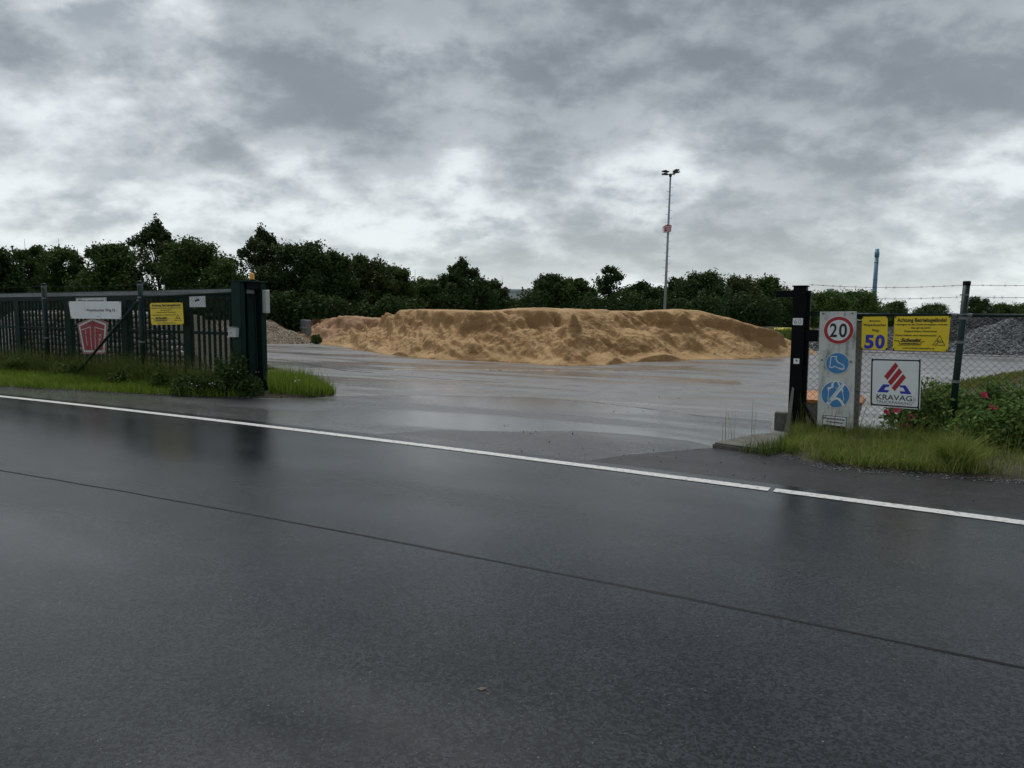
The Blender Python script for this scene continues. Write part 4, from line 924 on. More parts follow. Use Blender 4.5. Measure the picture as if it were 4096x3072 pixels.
MB().box(0, .20, 0, .12, -.02, .26, .01).build('block', MT['moss'], tb_); 

# ------------------------------------------------------------------ floodlight mast
mb_ = G(2657, 1392); my = 46.0; base = at(2655, 1300, my); base = Vector((base.x, base.y, 0))
mtop = at(2682, 702, my); mh = mtop.z; lean = (mtop.x-base.x)
ml = thing('floodlight_mast', 'tall grey floodlight mast with climbing rungs behind the sand heap', 'floodlight mast', base)
def mp(z): return Vector((lean*z/mh, 0, z))
MB().tube([mp(0), mp(mh*.5), mp(mh)], [.095, .075, .05], 14).build('pole', MT['mast'], ml, True)
rung = MB(); rung.tube([(0, 0, 0), (.12, 0, 0), (.14, 0, .04)], .010, 5); rme = rung.mesh('rung')
for i in range(28):
    z = 3.1+i*(mh-3.6)/28
    rr_ = .09-.045*z/mh
    o = obj('rung', rme, MT['mast'], ml); o.location = mp(z)+Vector(((rr_ if i % 2 else -rr_), 0, 0)); o.rotation_euler = (0, 0, 0 if i % 2 else math.pi)
MB().lathe([(.08, 0), (.10, .08), (.07, .18)], 12, mp(mh-.08)).build('head', MT['rubber'], ml)
hd = mp(mh)
for (dx_, dy_, dz_, tz, tl) in ((-.34, -.1, .16, .25, .10), (-.30, .25, .06, -.2, .05), (.36, .1, .26, -.30, -.22), (.30, -.25, .08, .15, -.12)):
    arm = MB().tube([hd+Vector((0, 0, .08)), hd+Vector((dx_*.75, dy_*.8, .06)), hd+Vector((dx_*.8, dy_, dz_))], .02, 6).build('arm', MT['rubber'], ml)
    m_ = Matrix.Translation(hd+Vector((dx_, dy_, dz_+.06))) @ Matrix.Rotation(tz, 4, 'Z') @ Matrix.Rotation(tl, 4, 'Y')
    f = MB(); f.box(-.20, .20, -.15, .15, -.03, .03, .012, m_); f.box(-.08, .08, -.09, .09, .03, .075, .012, m_); fl = f.build('floodlight', MT['rubber'], ml)
    MB().box(-.17, .17, -.12, .12, -.037, -.031, 0, m_).build('lens', MT['glass'], fl)
# pentagon sign box on the mast
psz = Plane(base); PX = lambda x, y: (x, y)
class MastPlane:
    def sz(s, px, py): p = at(px, py, my-.25); return p.x, p.z
    def pt(s, a, z=0.0, n=0.0): return Vector((a, my-.25+n, z))
zM = lambda x, y: (2500+x/2.72, 650+y/2.72)
cor = [(2655, 906), (2672, 895), (2687, 901), (2684, 927), (2656, 928)]
pent = [zM(420, 692), zM(467, 667), zM(510, 684), zM(500, 752), zM(424, 757)]
MPn = MastPlane(); sm = Sign.__new__(Sign); sm.plane = MPn
qq = [MPn.sz(*p) for p in pent]; sm.s0 = sum(a for a, b in qq)/5; sm.z0 = min(b for a, b in qq)
sm.root = thing('pentagon_sign', 'red and white pentagon logo box mounted halfway up the floodlight mast', 'sign', MPn.pt(sm.s0, sm.z0), 0)
MB().slab([(a-sm.s0, b-sm.z0) for a, b in qq], 0, .42).build('plate', MT['print_white'], sm.root)
def fM(x, y):
    u_, v_ = (x-845)/(1182-845), (y-598)/(1012-598)
    return zM(420+u_*90, 667+v_*90)
def lg(sg_, f):
    P5 = pent; cx_ = sum(p[0] for p in P5)/5; cy_ = sum(p[1] for p in P5)/5
    for k, m_, l in ((.97, 'red', 4), (.90, 'print_white', 8), (.82, 'red', 12)): sg_.poly([(cx_+(x-cx_)*k, cy_+(y-cy_)*k) for x, y in P5], MT[m_], 'field', l)
    for st in ([(889, 748), (990, 712), (1008, 966)], [(936, 742), (957, 912)], [(1048, 966), (1042, 716), (1148, 745)], [(1086, 968), (1091, 800), (1110, 800), (1108, 856), (1090, 858)]):
        sg_.line([f(*p) for p in st], .024, MT['print_white'], 'letter_stroke', 16)
lg(sm, fM)

# ------------------------------------------------------------------ far buildings, chimney, machine
def B(px, Y): p = at(px, 1300, Y); return Vector((p.x, p.y, 0))
Yc = 420; cb_ = B(3489, Yc); ctop = at(3496, 996, Yc).z
ch = thing('chimney', 'tall blue grey factory chimney rising behind the trees on the right', 'chimney', cb_)
rc = 20/2900*Yc/2
MB().tube([(0, 0, 0), (.25, 0, ctop*.5), (.45, 0, ctop-4.5)], [rc*1.0, rc*.82, rc*.72], 20).build('shaft', MT['chimney'], ch, True)
MB().lathe([(rc*.86, 0), (rc*.90, 2.6), (rc*.86, 2.7), (rc*.74, 2.8), (rc*.74, 4.5), (rc*.6, 4.5), (rc*.6, 3.5)], 20, (.45, 0, ctop-4.5)).build('collar', MT['chimney'], ch, True)
for z in (.3, .55, .8): MB().lathe([(rc*.88, 0), (rc*.88, .4)], 20, (.45*z, 0, ctop*z)).build('hoop', MT['roofgrey'], ch)
Yb = 170; b0, b1 = at(2018, 1158, Yb), at(2126, 1158, Yb)
bl = thing('warehouse', 'pale clad warehouse showing in the gap between the trees', 'warehouse', (b0.x, Yb, 0))
wB = b1.x-b0.x
MB().box(-9, wB+9, 0, 30, 0, b0.z-.5, .02).build('wall', MT['facade'], bl)
MB().box(-9.4, wB+9.4, -.4, 30.4, b0.z-.5, b0.z+.1, .05).build('roof', MT['facade'], bl)
MB().box(-9.1, wB+9.1, -.06, -.01, b0.z-2.6, b0.z-2.3).build('window_band', MT['roofgrey'], bl)
for i in range(8): MB().box(-9+i*3.0, -8.9+i*3.0, -.09, -.065, 0, b0.z-.6).build('downpipe', MT['roofgrey'], bl)
Yd = 190; d0, d1, dt = at(3255, 1180, Yd), at(3452, 1180, Yd), at(3360, 1168, Yd).z
dm = thing('grey_hall', 'low grey hall with a rounded roof and vent behind the trees on the right', 'hall', (d0.x, Yd, 0))
wD = d1.x-d0.x; arc = [(wD*i/16, dt-2.2*(abs(i-8)/8)**2.2) for i in range(17)]
MB().slab([(0, 0)]+arc[:1]+arc[1:]+[(wD, 0)], 0, 25).build('wall', MT['roofgrey'], dm)
va = at(3363, 1166, Yd).x-d0.x
MB().lathe([(.55, 0), (.55, .9), (.9, .95), (.9, 1.3), (.2, 1.5)], 12, (va, 6, dt-.3)).build('vent', MT['facade'], dm)
for px_, Y_, t_ in ((118, 120, 955), (252, 130, 952), (1662, 150, 1078), (2008, 168, 1102)):
    r0 = B(px_, Y_); h_ = at(px_, t_, Y_).z
    rod = thing('lightning_rod', {118: 'thin rod above the leftmost trees', 252: 'thin rod above the second tree clump from the left', 1662: 'thin rod above the low tree gap left of centre', 2008: 'thin rod beside the pale warehouse'}[px_], 'rod', r0)
    MB().tube([(0, 0, 0), (0, 0, h_*.8), (0, 0, h_)], [.09, .05, .02], 6).build('shaft', MT['mast'], rod)
    MB().lathe([(.14, 0), (.14, .3)], 8, (0, 0, 0)).build('foot', MT['mast'], rod)

Ym = 46.3; m0 = at(3124, 1334, Ym); mc = at(3255, 1312, Ym)
vh = thing('yellow_loader', 'yellow machine with an angular hood half hidden behind the catch post', 'machine', (m0.x, Ym, 0))
k = Ym/2900
def vx(px, py): p = at(px, py, Ym); return (p.x-m0.x, p.z)
hull = [vx(*p) for p in ((3124, 1321), (3136, 1313), (3170, 1312), (3196, 1313), (3206, 1318), (3206, 1331), (3160, 1337), (3137, 1338))]
MB().slab(hull, 0, 1.6).build('hood', MT['machine'], vh)
w_ = MB(); w_.slab([vx(*p) for p in ((3137, 1324), (3144, 1320), (3158, 1321), (3152, 1324))], -.02, .2); w_.build('window', MT['glass'], vh)
ar = MB(); ar.slab([vx(*p) for p in ((3206, 1319), (3214, 1311), (3254, 1311), (3257, 1322), (3244, 1326), (3206, 1331))], .3, 1.2); ar.build('arm', MT['machine'], vh)
MB().slab([vx(*p) for p in ((3215, 1317), (3240, 1315), (3248, 1319), (3218, 1321))], .26, .32).build('recess', MT['glass'], vh)
zb = vx(3150, 1338)[1]
for x_ in (.55, 1.25):
    wh = MB().lathe([(.10, -.14), (zb/2+.02, -.13), (zb/2+.05, -.07), (zb/2+.05, .07), (zb/2+.02, .13), (.10, .14)], 18).build('wheel', MT['rubber'], vh)
    wh.matrix_local = Matrix.Translation((x_, .25, zb/2+.05)) @ Matrix.Rotation(math.pi/2, 4, 'X')
    rim = MB().lathe([(.02, -.15), (zb/4, -.15), (zb/4, .15), (.02, .15)], 12).build('rim', MT['machine'], wh)
MB().box(.2, 1.7, .3, 1.3, zb*.45, zb+.08, .02).build('chassis', MT['rubber'], vh)
# timber stakes on the berm
st_ = at(3103, 1380, 40); sk_ = thing('timber_stakes', 'pair of leaning bare timber stakes beside the sand heap end', 'stakes', (st_.x, 40, 0))
MB().tube([(0, 0, -.1), (.03, 0, at(3103, 1340, 40).z)], .045, 7).build('stake', MT['wood'], sk_); MB().tube([(.18, .05, -.1), (.08, .05, at(3103, 1350, 40).z)], .035, 7).build('stake', MT['wood'], sk_)

# cobble heap behind the gate
cobs = []
def cobble_heap():
    r = random.Random(8); t = thing('cobble_heap', 'heap of pale rounded cobbles behind the bars of the open gate', 'stone heap', PL.pt(-8.6, 0, 2.2), RZ)
    var = []
    for k in range(5):
        bm_ = bmesh.new(); bmesh.ops.create_icosphere(bm_, subdivisions=1, radius=1)
        for v in bm_.verts: v.co *= r.uniform(.82, 1.12); v.co.x *= 1.15; v.co.z *= .82
        for f in bm_.faces: f.smooth = True
        me_ = bpy.data.meshes.new('cobble'); bm_.to_mesh(me_); bm_.free(); me_.materials.append(MT[('cobble', 'cobble2', 'cobble3', 'cobble', 'cobble2')[k]]); var.append(me_)
    def top(x): return min(1.62, 0.2+max(0, (3.9-x))*.55)     # falls away towards the portal
    mbc = MB(); prof = [(-5.2, -.1), (4.1, -.1)]+[(4.1-.3*i, max(top(4.1-.3*i)-.15, 0)) for i in range(32)]
    n = 14; vs = []
    for i in range(33):
        x = -5.3+i*.29; h = top(x)-.10
        vs += [(x, .12, -.05), (x, .62, h), (x, 2.2, h), (x, 3.0, -.05)]
    mbc.add(vs, [(i*4+k, i*4+4+k, i*4+5+k, i*4+1+k) for i in range(32) for k in range(3)]); mbc.build('core', MT['soil'], t)
    cnt = 0; rest = []
    z = .10; cells = []
    while z < 1.6:
        x = -5.2+r.random()*.1
        while x < 4.0:
            if z < top(x): cells.append((x+r.uniform(-.03, .03), z+r.uniform(-.02, .02), r.uniform(.075, .105)))
            x += .185
        z += .14
    cells.sort(key=lambda c: -c[1]-(0.2 if c[0] > -4 else -.5))
    for i, (x, z, sr) in enumerate(cells):
        y = .05+z*.33+r.uniform(-.03, .03)
        if i < 295:
            o = obj('cobble', var[r.randrange(5)], None, t); o.location = (x, y, z); o.scale = (sr, sr, sr); o.rotation_euler = (r.random()*.6, r.random()*.6, r.random()*3)
        else: rest.append((x, y, z))
    if rest: tag(pebbles('cobbles', np.array(rest), (.08, .11), 3, MT['gravel_beige'], parent=t), kind='stuff')
cobble_heap()

# ------------------------------------------------------------------ vegetation
def blades(name, pts, hmin, hmax, wid, lean, seed, m, zoff=0.03, origin=None, hfun=None, clump=0.0, wind=(0.0, 0.0)):
    r = np.random.RandomState(seed); n = len(pts)
    h = r.uniform(hmin, hmax, n)*(0.7+0.6*r.rand(n))
    if hfun is not None: h = h*hfun(pts[:, 0], pts[:, 1])
    a = r.rand(n)*6.283; le = np.abs(r.normal(0, lean, n))*h
    if clump: pts = pts+r.normal(0, clump, pts.shape)
    dx_, dy_ = np.cos(a)*le+wind[0]*h, np.sin(a)*le+wind[1]*h; w = wid*(0.6+0.8*r.rand(n)); b = r.rand(n)*6.283; wx, wy = np.cos(b)*w, np.sin(b)*w
    z0 = np.full(n, zoff)
    def pt(fx, fl, fz): return np.c_[pts[:, 0]+dx_*fl+wx*fx, pts[:, 1]+dy_*fl+wy*fx, z0+h*fz]
    Vv = np.stack([pt(-1, 0, -.05), pt(1, 0, -.05), pt(-.75, .32, .52), pt(.75, .32, .52), pt(0, 1.0, .95)], 1).reshape(-1, 3)
    f = np.array([[0, 1, 3], [0, 3, 2], [2, 3, 4]]); F = (f[None]+np.arange(n)[:, None, None]*5).reshape(-1, 3)
    return obj(name, npmesh(name, Vv, F, False, np.repeat(r.rand(n), 3)), m)
def leaves(P, size, seed, m, parent, name='foliage', asp=0.6, up=0.3, kind=None):
    r = np.random.RandomState(seed); n = len(P); s = r.uniform(size[0], size[1], n)
    nr = r.normal(0, 1, (n, 3)); nr[:, 2] = np.abs(nr[:, 2])+up; nr /= np.linalg.norm(nr, axis=1)[:, None]
    t = np.cross(nr, r.normal(0, 1, (n, 3))); t /= np.linalg.norm(t, axis=1)[:, None]; b = np.cross(nr, t)
    t = t*s[:, None]; b = b*s[:, None]*asp
    Vv = np.stack([P-t, P-b*.9, P+t, P+b], 1).reshape(-1, 3); F = np.arange(4*n).reshape(-1, 4)
    o = obj(name, npmesh(name, Vv, F, False, r.rand(n)), m, parent)
    if kind: tag(o, kind=kind)
    return o
P2d = lambda L_: [(p[0], p[1]) for p in L_]
# left verge: bright short grass by the road, tall darker grass by the fence
lshort = P2d([G(-300, 1532), G(0, 1548), G(300, 1564), G(560, 1579), G(800, 1588), G(980, 1592), PL.pt(-.6, 0, -.12), PL.pt(-13, 0, -.05)])
p_ = scatter(lshort, 34000, 11)
tag(blades('grass', p_, .06, .19, .006, .75, 12, MT['grass_short'], .03, hfun=lambda X, Y: .25+1.5*fbm(X*1.6, Y*1.6, 82), clump=.05), 'short bright green grass along the road edge on the left', 'grass', kind='stuff')
ltall = P2d([PL.pt(-14, 0, -.22), PL.pt(-5, 0, -.32), PL.pt(-.3, 0, -.45), PL.pt(-.3, 0, .2), PL.pt(-14, 0, .6)])
p_ = scatter(ltall, 15000, 13, lambda X, Y: np.clip(fbm(X*1.2, Y*1.2, 81)*2-.35, .1, 1))
tag(blades('grass', p_, .24, .58, .006, .55, 14, MT['grass_tall'], .03, hfun=lambda X, Y: .5+fbm(X*.9, Y*.9, 83)), 'tall dark grass growing along the foot of the left fence', 'grass', kind='stuff')
p_ = scatter(ltall, 2200, 15)
tag(blades('grass', p_, .5, .85, .0035, .35, 16, MT['grass_dry'], .03), 'thin seeding grass stalks standing among the grass at the left fence', 'grass', kind='stuff')
lpat = P2d([G(1075, 1588), G(1240, 1590), G(1345, 1584), G(1310, 1567), G(1200, 1545), G(1080, 1535)])
p_ = scatter(lpat, 7000, 17)
tag(blades('grass', p_, .10, .34, .006, .35, 18, MT['grass_short'], .03, hfun=lambda X, Y: np.clip(1.35-(X+4.6)*.55, .25, 1.3)), 'tuft of bright grass right of the gate portal', 'grass', kind='stuff')
p_ = scatter(lpat, 160, 19)
tag(blades('grass', p_, .4, .62, .003, .28, 20, MT['grass_dry'], .03), 'loose seeding stalks above the grass tuft at the portal', 'grass', kind='stuff')
# right verge
rgr = P2d([G(3120, 1812), G(3250, 1850), G(3430, 1878), G(3700, 1898), G(4096, 1920), PR.pt(4, 0, -.5), PR.pt(4, 0, .3), PR.pt(-.2, 0, .12), PR.pt(-.55, 0, -.25), G(3130, 1800)])
p_ = scatter(rgr, 20000, 21, lambda X, Y: np.clip(1.15-((X-RPo.x)*U.x+(Y-RPo.y)*U.y-.9)*1.2, .12, 1)*np.clip(fbm(X*2.2, Y*2.2, 87)*2-.3, .15, 1))
tag(blades('grass', p_, .05, .15, .0048, .8, 22, MT['grass_right'], .04, hfun=lambda X, Y: .2+1.5*fbm(X*2.0, Y*2.0, 85)), 'unmown yellow green grass under the sign board on the right', 'grass', kind='stuff')
p_ = scatter(rgr, 420, 23)
tag(blades('grass', p_, .30, .55, .003, .5, 24, MT['grass_dry'], .04), 'arching seed stalks in the grass under the sign board', 'grass', kind='stuff')
fp = P2d([G(2950, 1812), G(3080, 1828), G(3130, 1815), G(3240, 1760), G(3180, 1745), G(3110, 1800)])
p_ = scatter(fp, 900, 25)
tag(blades('grass', p_, .06, .2, .004, .4, 26, MT['grass_tall'], .02), 'sparse weeds around the concrete footing slab', 'grass', kind='stuff')
sk1 = np.array([G(*p)[:2] for p in ((2928, 1752), (2935, 1756), (2890, 1760), (3005, 1765), (3140, 1795), (3248, 1800), (3252, 1806), (3300, 1830), (3420, 1850), (3500, 1850), (3545, 1850), (3575, 1852))])
tag(blades('grass', np.repeat(sk1, 3, 0), .40, .62, .0035, .22, 27, MT['grass_dry'], .02, clump=.02), 'few single tall stalks standing by the footing slab and sign board', 'grass', kind='stuff')
tf = G(3835, 1895); r = np.random.RandomState(4); p_ = np.c_[tf.x+r.normal(0, .07, 1100), tf.y+.1+r.normal(0, .07, 1100)]
o = blades('grass_tuft', p_, .26, .42, .0035, .85, 28, MT['grass_right'], .03); tag(o, 'single dense grass tuft in front of the right fence post', 'grass')
isl = scatter(ISL, 22000, 29); tag(blades('grass', isl, .05, .12, .012, .5, 30, MT['grass_dry'], .08), 'mown yellowish grass on the island in the yard', 'grass', kind='stuff')
bmk = np.argwhere((BD > .2)); r = np.random.RandomState(9); pk = bmk[r.randint(len(bmk), size=9000)]
bp = np.c_[BX[pk[:, 0], pk[:, 1]], BY[pk[:, 0], pk[:, 1]]]+r.uniform(-.12, .12, (9000, 2))
o = blades('grass', bp, .2, .55, .014, .4, 31, MT['grass_tall'], 0.0)
co = np.empty(len(o.data.vertices)*3, dtype=np.float32); o.data.vertices.foreach_get('co', co); co = co.reshape(-1, 3); co[:, 2] += np.repeat(BZ[pk[:, 0], pk[:, 1]], 5); o.data.vertices.foreach_set('co', co.ravel()); o.data.update()
tag(o, 'rough grass covering the earth berm', 'grass', kind='stuff')

# leafy plants
def shrub(name, label, cat, base, blobs, n, size, seed, m, stems=10, group=None, flowers=None, fm=None, fsize=.05, up=.3):
    t = thing(name, label, cat, base, 0, group); r = np.random.RandomState(seed); P = []
    tot = sum(b[3]*b[4]*b[5] for b in blobs)
    mb = MB(); rr_ = random.Random(seed)
    for (x, y, z, rx, ry, rz_) in blobs:
        k = int(n*rx*ry*rz_/tot); q = r.normal(0, 1, (k, 3)); q /= np.linalg.norm(q, axis=1)[:, None]; q *= (r.rand(k)**.45)[:, None]
        lump = 1+.35*(fbm(q[:, 0]*2.2+x*3, q[:, 1]*2.2+q[:, 2]*2, seed)-.5)*2
        P.append(np.c_[x+q[:, 0]*rx*lump, y+q[:, 1]*ry*lump, np.maximum(z+q[:, 2]*rz_*lump, .02)])
        for _ in range(max(2, stems//len(blobs))):
            e = Vector((x+rr_.uniform(-.8, .8)*rx, y+rr_.uniform(-.8, .8)*ry, z+rr_.uniform(.3, 1.05)*rz_)); s_ = Vector((x+rr_.uniform(-.3, .3)*rx, y+rr_.uniform(-.3, .3)*ry, 0))
            mb.tube([s_, s_.lerp(e, .5)+Vector((0, 0, .08)), e], [.008, .006, .003], 4)
    leaves(np.concatenate(P), size, seed+1, m, t, 'foliage', .55, up)
    mb.build('stems', MT['stem'], t)
    if flowers:
        for (fx, fy, fz) in flowers:
            fb = MB()
            for ring, (rr2, kk) in enumerate(((fsize, 6), (fsize*.6, 5))):
                for j in range(kk):
                    a_ = 6.283*j/kk+ring*.5+rr_.random()*.3; c_ = Vector((math.cos(a_), math.sin(a_), 0)); d_ = Vector((-math.sin(a_), math.cos(a_), 0)); L_ = rr2*rr_.uniform(.85, 1.2); up_ = Vector((0, 0, 1))*(L_*(.35+.55*ring))
                    fb.add([(0, 0, 0), c_*L_*.6+d_*L_*.45+up_*.5, c_*L_+up_, c_*L_*.6-d_*L_*.45+up_*.5], [(0, 1, 2, 3)])
            fo = fb.build('flower', fm, t); fo.location = (fx, fy, fz); fo.rotation_euler = (rr_.uniform(.5, 1.1), rr_.uniform(-.4, .4), rr_.uniform(-.6, .3))
    return t
def rel(base, pix, Y): 
    out_ = []
    for px_, py_ in pix:
        d = ray(px_, py_); e = Vector((0, 0, EYE)); pl = base-V*Y
        tt = (pl-e).dot(V)/d.dot(V); p = e+d*tt; out_.append((p.x-base.x, p.y-base.y, p.z))
    return out_
b1_ = PR.pt(.95, 0, .28); b2_ = PR.pt(1.75, 0, .30); b3_ = PR.pt(1.85, 0, -.45)
shrub('rose_bush', 'low rose bush with pink blooms in front of the truck parking sign', 'rose bush', b1_, [(-.15, 0, .30, .36, .26, .32), (.16, -.05, .40, .40, .3, .40), (-.02, -.2, .2, .44, .25, .24)], 4000, (.018, .044), 51, MT['bushleaf'], 14, None,
      rel(b1_, [zD(85, 1075), zD(163, 1062), zD(270, 1118), zD(201, 1174), zD(260, 1186), zD(162, 1248)], .30), MT['rose'])
shrub('rose_bush', 'tall rose bush growing round the right fence post', 'rose bush', b2_, [(-.25, 0, .34, .40, .35, .36), (.18, .05, .46, .34, .3, .38), (.05, -.15, .28, .5, .3, .30), (.62, .1, .36, .42, .35, .36), (-.02, 0, .62, .14, .14, .30), (.42, 0, .70, .07, .07, .26), (-.42, .05, .56, .08, .08, .26), (.8, 0, .62, .08, .08, .24)], 6200, (.018, .046), 53, MT['bushleaf'], 24, None,
      rel(b2_, [zD(818, 943), zD(674, 1082), zD(808, 1140), zD(955, 1222), zD(910, 1264), zD(727, 1300), zD(1010, 1195), zD(890, 1040), zD(620, 1180), zD(1060, 1110)], .40), MT['rose'])
shrub('rose_bush', 'rose bush at the right edge with a cluster of deep pink blooms near the road', 'rose bush', b3_, [(-.2, .1, .26, .42, .3, .32), (.2, 0, .34, .45, .3, .38), (.6, .05, .4, .45, .3, .42)], 4600, (.018, .044), 55, MT['bushleaf'], 12, None,
      rel(b3_, [zD(1092, 1425), zD(1110, 1448), zD(1086, 1488), zD(1104, 1502), zD(1075, 1492)], .32), MT['rose'])
for i_, (s_, lab_) in enumerate(((-1.7, 'leafy weeds in the grass below the yellow warning sign'), (-3.1, 'leafy weeds at the foot of the left fence post beside the strut'), (-5.6, 'leafy weeds below the pentagon sign'), (-7.6, 'leafy weeds below the leftmost fence post'))):
    rw = random.Random(40+i_); shrub('weed_clump', lab_, 'weeds', PL.pt(s_, 0, -.3), [(rw.uniform(-.5, .5), rw.uniform(-.12, .12), .16+rw.uniform(0, .18), rw.uniform(.10, .28), .15, rw.uniform(.16, .34)) for _ in range(6)], 1300, (.02, .055), 140+i_, MT['grass_tall'], 14)
wb_ = PL.pt(-.35, 0, -.25)
shrub('weed_clump', 'dark leafy weed clump at the foot of the gate portal', 'weeds', wb_, [(-.35, .1, .18, .40, .3, .24), (.05, 0, .30, .26, .25, .34), (.30, -.05, .40, .16, .2, .42), (.48, -.05, .18, .25, .25, .24), (-.8, .15, .15, .35, .3, .22), (-.15, .1, .42, .14, .15, .36), (.12, .05, .55, .12, .12, .38)], 4200, (.025, .065), 57, MT['weedleaf'], 20)
for i, (px_, lab) in enumerate(((415, 'white flowering weed in the tall grass left of the yellow warning sign'),)):
    pass
r = np.random.RandomState(12); fl = []
for _ in range(60):
    px_, py_ = r.choice([760, 840, 850, 640, 1180, 1215, 3560, 3400, 3500])+r.normal(0, 18), 0
    fl.append((px_,))
def blossoms(pix, label, seed):
    r = np.random.RandomState(seed); P = []
    for (px_, py_, Y_) in pix:
        p = at(px_, py_, Y_); P += [(p.x+r.normal(0, .02), p.y+r.normal(0, .02), max(p.z, .06)+r.normal(0, .012)) for _ in range(3)]
    o = leaves(np.array(P), (.010, .016), seed, MT['petal'], None, 'blossoms', .9, 1.0); tag(o, label, 'flowers', kind='stuff')
blossoms([(760, 1531, 13.7), (768, 1540, 13.6), (792, 1541, 13.6), (838, 1535, 13.4), (848, 1532, 13.4), (852, 1538, 13.4), (1024, 1488, 13.6), (930, 1478, 13.8), (955, 1490, 13.6), (1178, 1526, 13.4), (1192, 1520, 13.4), (1180, 1510, 13.4), (850, 1480, 14), (645, 1580, 13.8)], 'small white blossoms in the weeds on the left verge', 5)
bw = at(1275, 1368, 37); shrub('weed_clump', 'small green weed at the foot of the far sand heap', 'weeds', Vector((bw.x, 36.6, 0)), [(0, 0, .22, .32, .25, .26)], 500, (.04, .09), 58, LEAF[0], 4)

# ------------------------------------------------------------------ trees
def tree(label, px_, ytop, halfw, Y, shape, dens, lm, seed, name='tree', low=0.04, ls=1.0, group='trees behind the yard'):
    base = B(px_, Y); H_ = at(px_, ytop+8, Y).z; R_ = halfw*1.24/2900*Y; r = np.random.RandomState(seed); rr_ = random.Random(seed)
    t = thing(name, label, 'tree', base, 0, group); sh = .98 if shape == 'cone' else .5
    def prof(u):                                          # crown radius at height fraction u
        if shape == 'cone': return np.clip((1.0-u)*2.15, 0.02, 1)*np.clip(u*5+.35, 0, 1)
        if shape == 'round': return np.sqrt(np.clip(1-(2*(u-.5))**2, 0, 1))*.75+.30*np.clip(1-u*1.05, 0, 1)
        return np.clip(1.05-u, 0, 1)**.45*np.clip(.55+u*1.2, 0, 1)
    nc = int((130 if shape == 'cone' else 95)*dens+16); cent = []; mb = MB()
    tr_pts = [Vector((0, 0, -.1))]
    for i in range(1, 7): tr_pts.append(Vector((rr_.uniform(-.12, .12)*R_*.4, rr_.uniform(-.1, .1)*R_*.3, H_*.92*i/6)))
    tr = MB(); tr.tube(tr_pts, [max(.02, H_*.017*(1-i/6.6)) for i in range(7)], 7)
    tr.build('trunk', MT['bark'], t, True)
    P = []
    for c in range(nc):
        u = low+(1-low)*((c+.5)/nc)**1.15 if c % 3 else rr_.uniform(low, .97)
        a_ = rr_.random()*6.283; ra = prof(u)*R_*(rr_.uniform(.45, 1.02) if c % 4 else rr_.uniform(.1, .6))
        cen = np.array([math.cos(a_)*ra, math.sin(a_)*ra*.85, u*H_*.97]); cr = R_*rr_.uniform(.20, .36)*(1.2-sh*u)
        k = int(rr_.uniform(150, 290)*dens*(1.3-(.3 if shape == 'cone' else .55)*u)); q = r.normal(0, 1, (k, 3)); q /= np.linalg.norm(q, axis=1)[:, None]; q *= (r.rand(k)**.5)[:, None]
        tip = np.array([math.cos(a_)*.35, math.sin(a_)*.35, .45])     # each clump reaches out along its branch
        st_ = r.rand(k)[:, None]*r.rand(k)[:, None]
        P.append(cen+q*np.array([cr, cr, cr*.72])+st_*tip*cr*1.9)
        if c % 3 == 0:
            s_ = Vector((0, 0, max(.3, (u-.18)*H_*.92))); e_ = Vector(cen); mb.tube([s_, s_.lerp(e_, .5)+Vector((0, 0, .1*R_)), e_], [H_*.006, H_*.004, H_*.0015], 4)
    if shape == 'cone':                                   # ragged leading shoot
        for j in range(9):
            q = r.normal(0, 1, (60, 3)); P.append(np.array([rr_.uniform(-.05, .05)*R_, 0, H_*(.90+.0125*j)])+q*np.array([.075-.006*j, .075-.006*j, .06])*R_)
    mb.build('branches', MT['bark'], t)
    P = np.concatenate(P); P = P[P[:, 2] > .05]
    leaves(P, (.055*ls, .125*ls), seed+1, lm, t, 'crown', .62, .15)
    return t
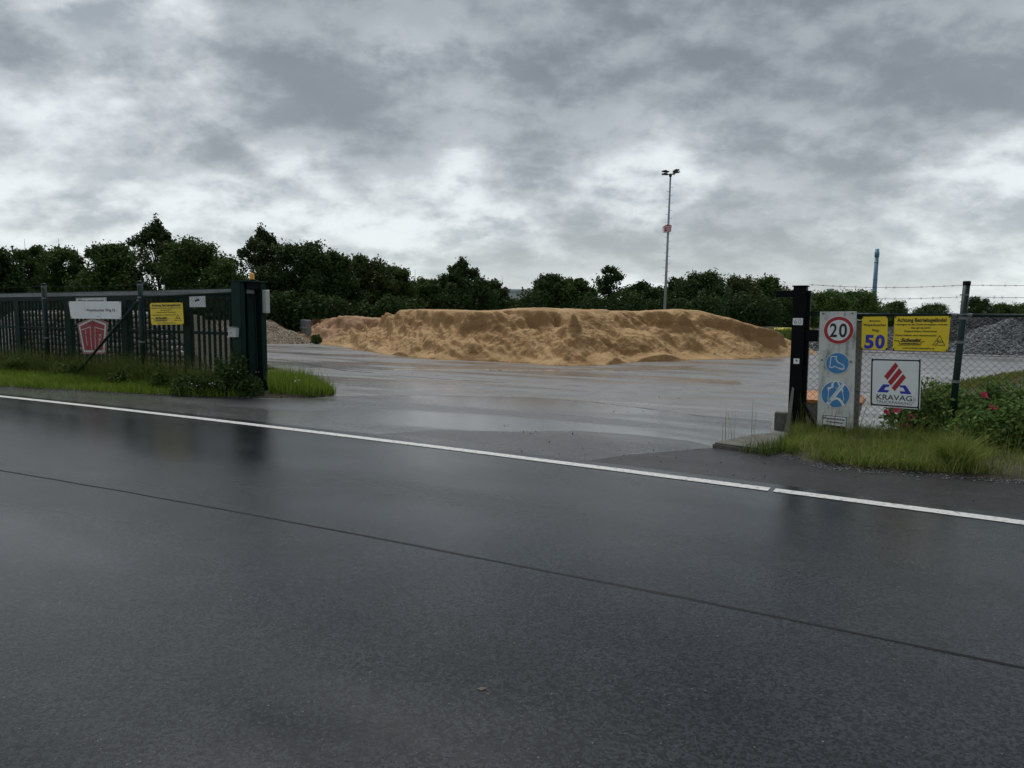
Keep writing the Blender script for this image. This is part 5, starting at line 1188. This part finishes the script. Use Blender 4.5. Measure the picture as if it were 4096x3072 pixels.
TR = [  # label, px, top, half width, distance, shape, density, leaf, low
 ('dark tree cut off by the left edge of the picture', -15, 985, 120, 44, 'oval', 1.0, 2),
 ('slim dark tree second from the left edge', 135, 985, 95, 46, 'oval', 1.0, 0),
 ('rounded dark tree above the leftmost fence post', 262, 990, 105, 45, 'oval', 1.1, 0),
 ('broad maple left of the tallest brownish tree', 450, 972, 130, 44, 'oval', 1.2, 0),
 ('tallest brownish conical tree on the left with sky showing through', 638, 884, 190, 47, 'cone', .85, 3),
 ('bushy maple right of the tallest brownish tree', 790, 955, 130, 44, 'oval', 1.2, 0),
 ('low green maple left of the second conical tree', 905, 1040, 105, 43, 'oval', 1.1, 0),
 ('second tall conical tree standing behind the gate portal', 1058, 914, 185, 47, 'cone', 1.05, 3),
 ('broad dark tree right of the second conical tree', 1225, 972, 140, 46, 'oval', 1.3, 2),
 ('rounded dark tree above the bay wall', 1345, 1008, 115, 47, 'oval', 1.2, 2),
 ('olive green tree above the left end of the sand heap', 1475, 1022, 115, 49, 'oval', 1.2, 1),
 ('small rounded tree at the right end of the left tree row', 1588, 1066, 85, 51, 'oval', 1.0, 0),
 ('low dark shrub tree in the dip left of the centre conical tree', 1705, 1115, 90, 54, 'round', 1.0, 0),
 ('pointed dark tree left of the pale warehouse', 1848, 1036, 138, 55, 'cone', 1.2, 2),
 ('low bushy tree directly left of the pale warehouse', 1965, 1118, 75, 56, 'oval', .9, 1),
 ('low round tree in front of the warehouse right end', 2090, 1196, 62, 60, 'round', .8, 3),
 ('rounded dark tree right of the pale warehouse', 2195, 1098, 85, 58, 'oval', 1.2, 2),
 ('broad dark tree left of the airy birch', 2300, 1112, 95, 58, 'oval', 1.2, 0),
 ('airy birch with separate leaf clumps above the heap', 2440, 1058, 75, 60, 'oval', .55, 2),
 ('low dark tree between the birch and the floodlight mast', 2560, 1132, 80, 60, 'oval', 1.0, 2),
 ('small airy tree just right of the floodlight mast', 2702, 1098, 55, 64, 'oval', .6, 2),
 ('dense dark tree above the right part of the sand heap', 2808, 1096, 115, 62, 'oval', 1.4, 2),
 ('olive tree above the right shoulder of the sand heap', 2955, 1110, 100, 64, 'oval', 1.2, 1),
 ('green tree left of the catch post arm', 3070, 1112, 95, 66, 'oval', 1.2, 0),
 ('dark tree left of the floodlight mast foot', 2630, 1150, 70, 63, 'round', 1.0, 0),
 ('small bright tree behind the catch post', 3180, 1180, 85, 68, 'oval', 1.1, 4),
 ('rounded light green tree above the speed limit sign', 3300, 1172, 95, 72, 'oval', 1.2, 4),
 ('rounded light green tree at the foot of the chimney', 3430, 1168, 95, 74, 'oval', 1.2, 4),
 ('small dark tree above the yellow house number sign', 3572, 1206, 60, 90, 'round', .9, 0),
 ('distant low tree above the right warning sign', 3735, 1216, 70, 110, 'round', .8, 0),
 ('airy tree directly right of the right fence post', 3905, 1184, 60, 92, 'oval', .7, 2),
 ('low bush tree near the right edge', 4010, 1216, 70, 98, 'round', .9, 0),
 ('distant tree cut off by the right edge', 4110, 1218, 70, 105, 'round', .9, 1),
]
for i, (lab, px_, yt, hw, Y_, shp, de, li) in enumerate(TR):
    tree(lab, px_, yt, hw, Y_, shp, de, LEAF[li], 700+i*7, ls=1.0 if Y_ < 56 else 1.15)
# undergrowth closing the row below the crowns: one thicket
rr_ = random.Random(77); PP = []; m_ = MB()
for i, x_ in enumerate(range(20, 3100, 112)):
    if 1985 < x_ < 2140: continue
    Y_ = 42.5 if x_ < 1600 else 56
    b_ = B(x_+rr_.uniform(-20, 20), Y_+rr_.uniform(-.6, .8)); sc = (1.0 if x_ < 1600 else 1.25)*rr_.uniform(.9, 1.15); r = np.random.RandomState(900+i); k = 2600
    q = r.normal(0, 1, (k, 3)); q /= np.linalg.norm(q, axis=1)[:, None]; q *= (r.rand(k)**.35)[:, None]; lump = 1+.5*(fbm(q[:, 0]*2+i*5, q[:, 2]*2+q[:, 1], 90+i)-.5)*2
    P = np.c_[q[:, 0]*1.3*lump*sc+b_.x, q[:, 1]*.9*lump*sc+b_.y, (1.25+q[:, 2]*1.3*lump)*sc]; PP.append(P[P[:, 2] > .03])
tag(leaves(np.concatenate(PP), (.07, .15), 910, LEAF[2], None, 'undergrowth', .6, .15), 'dense dark undergrowth closing the gaps below the tree row', 'undergrowth', kind='stuff')
# fallen leaf on the road
lf_ = G(1925, 2757, .012); o = MB().add([(-.022, 0, .004), (0, -.014, .001), (.026, 0, .006), (.004, .016, .002)], [(0, 1, 2, 3)]).build('fallen_leaf', MT['wood']); o.location = (lf_.x, lf_.y, .0125); tag(o, 'single fallen leaf lying on the wet road', 'leaf')
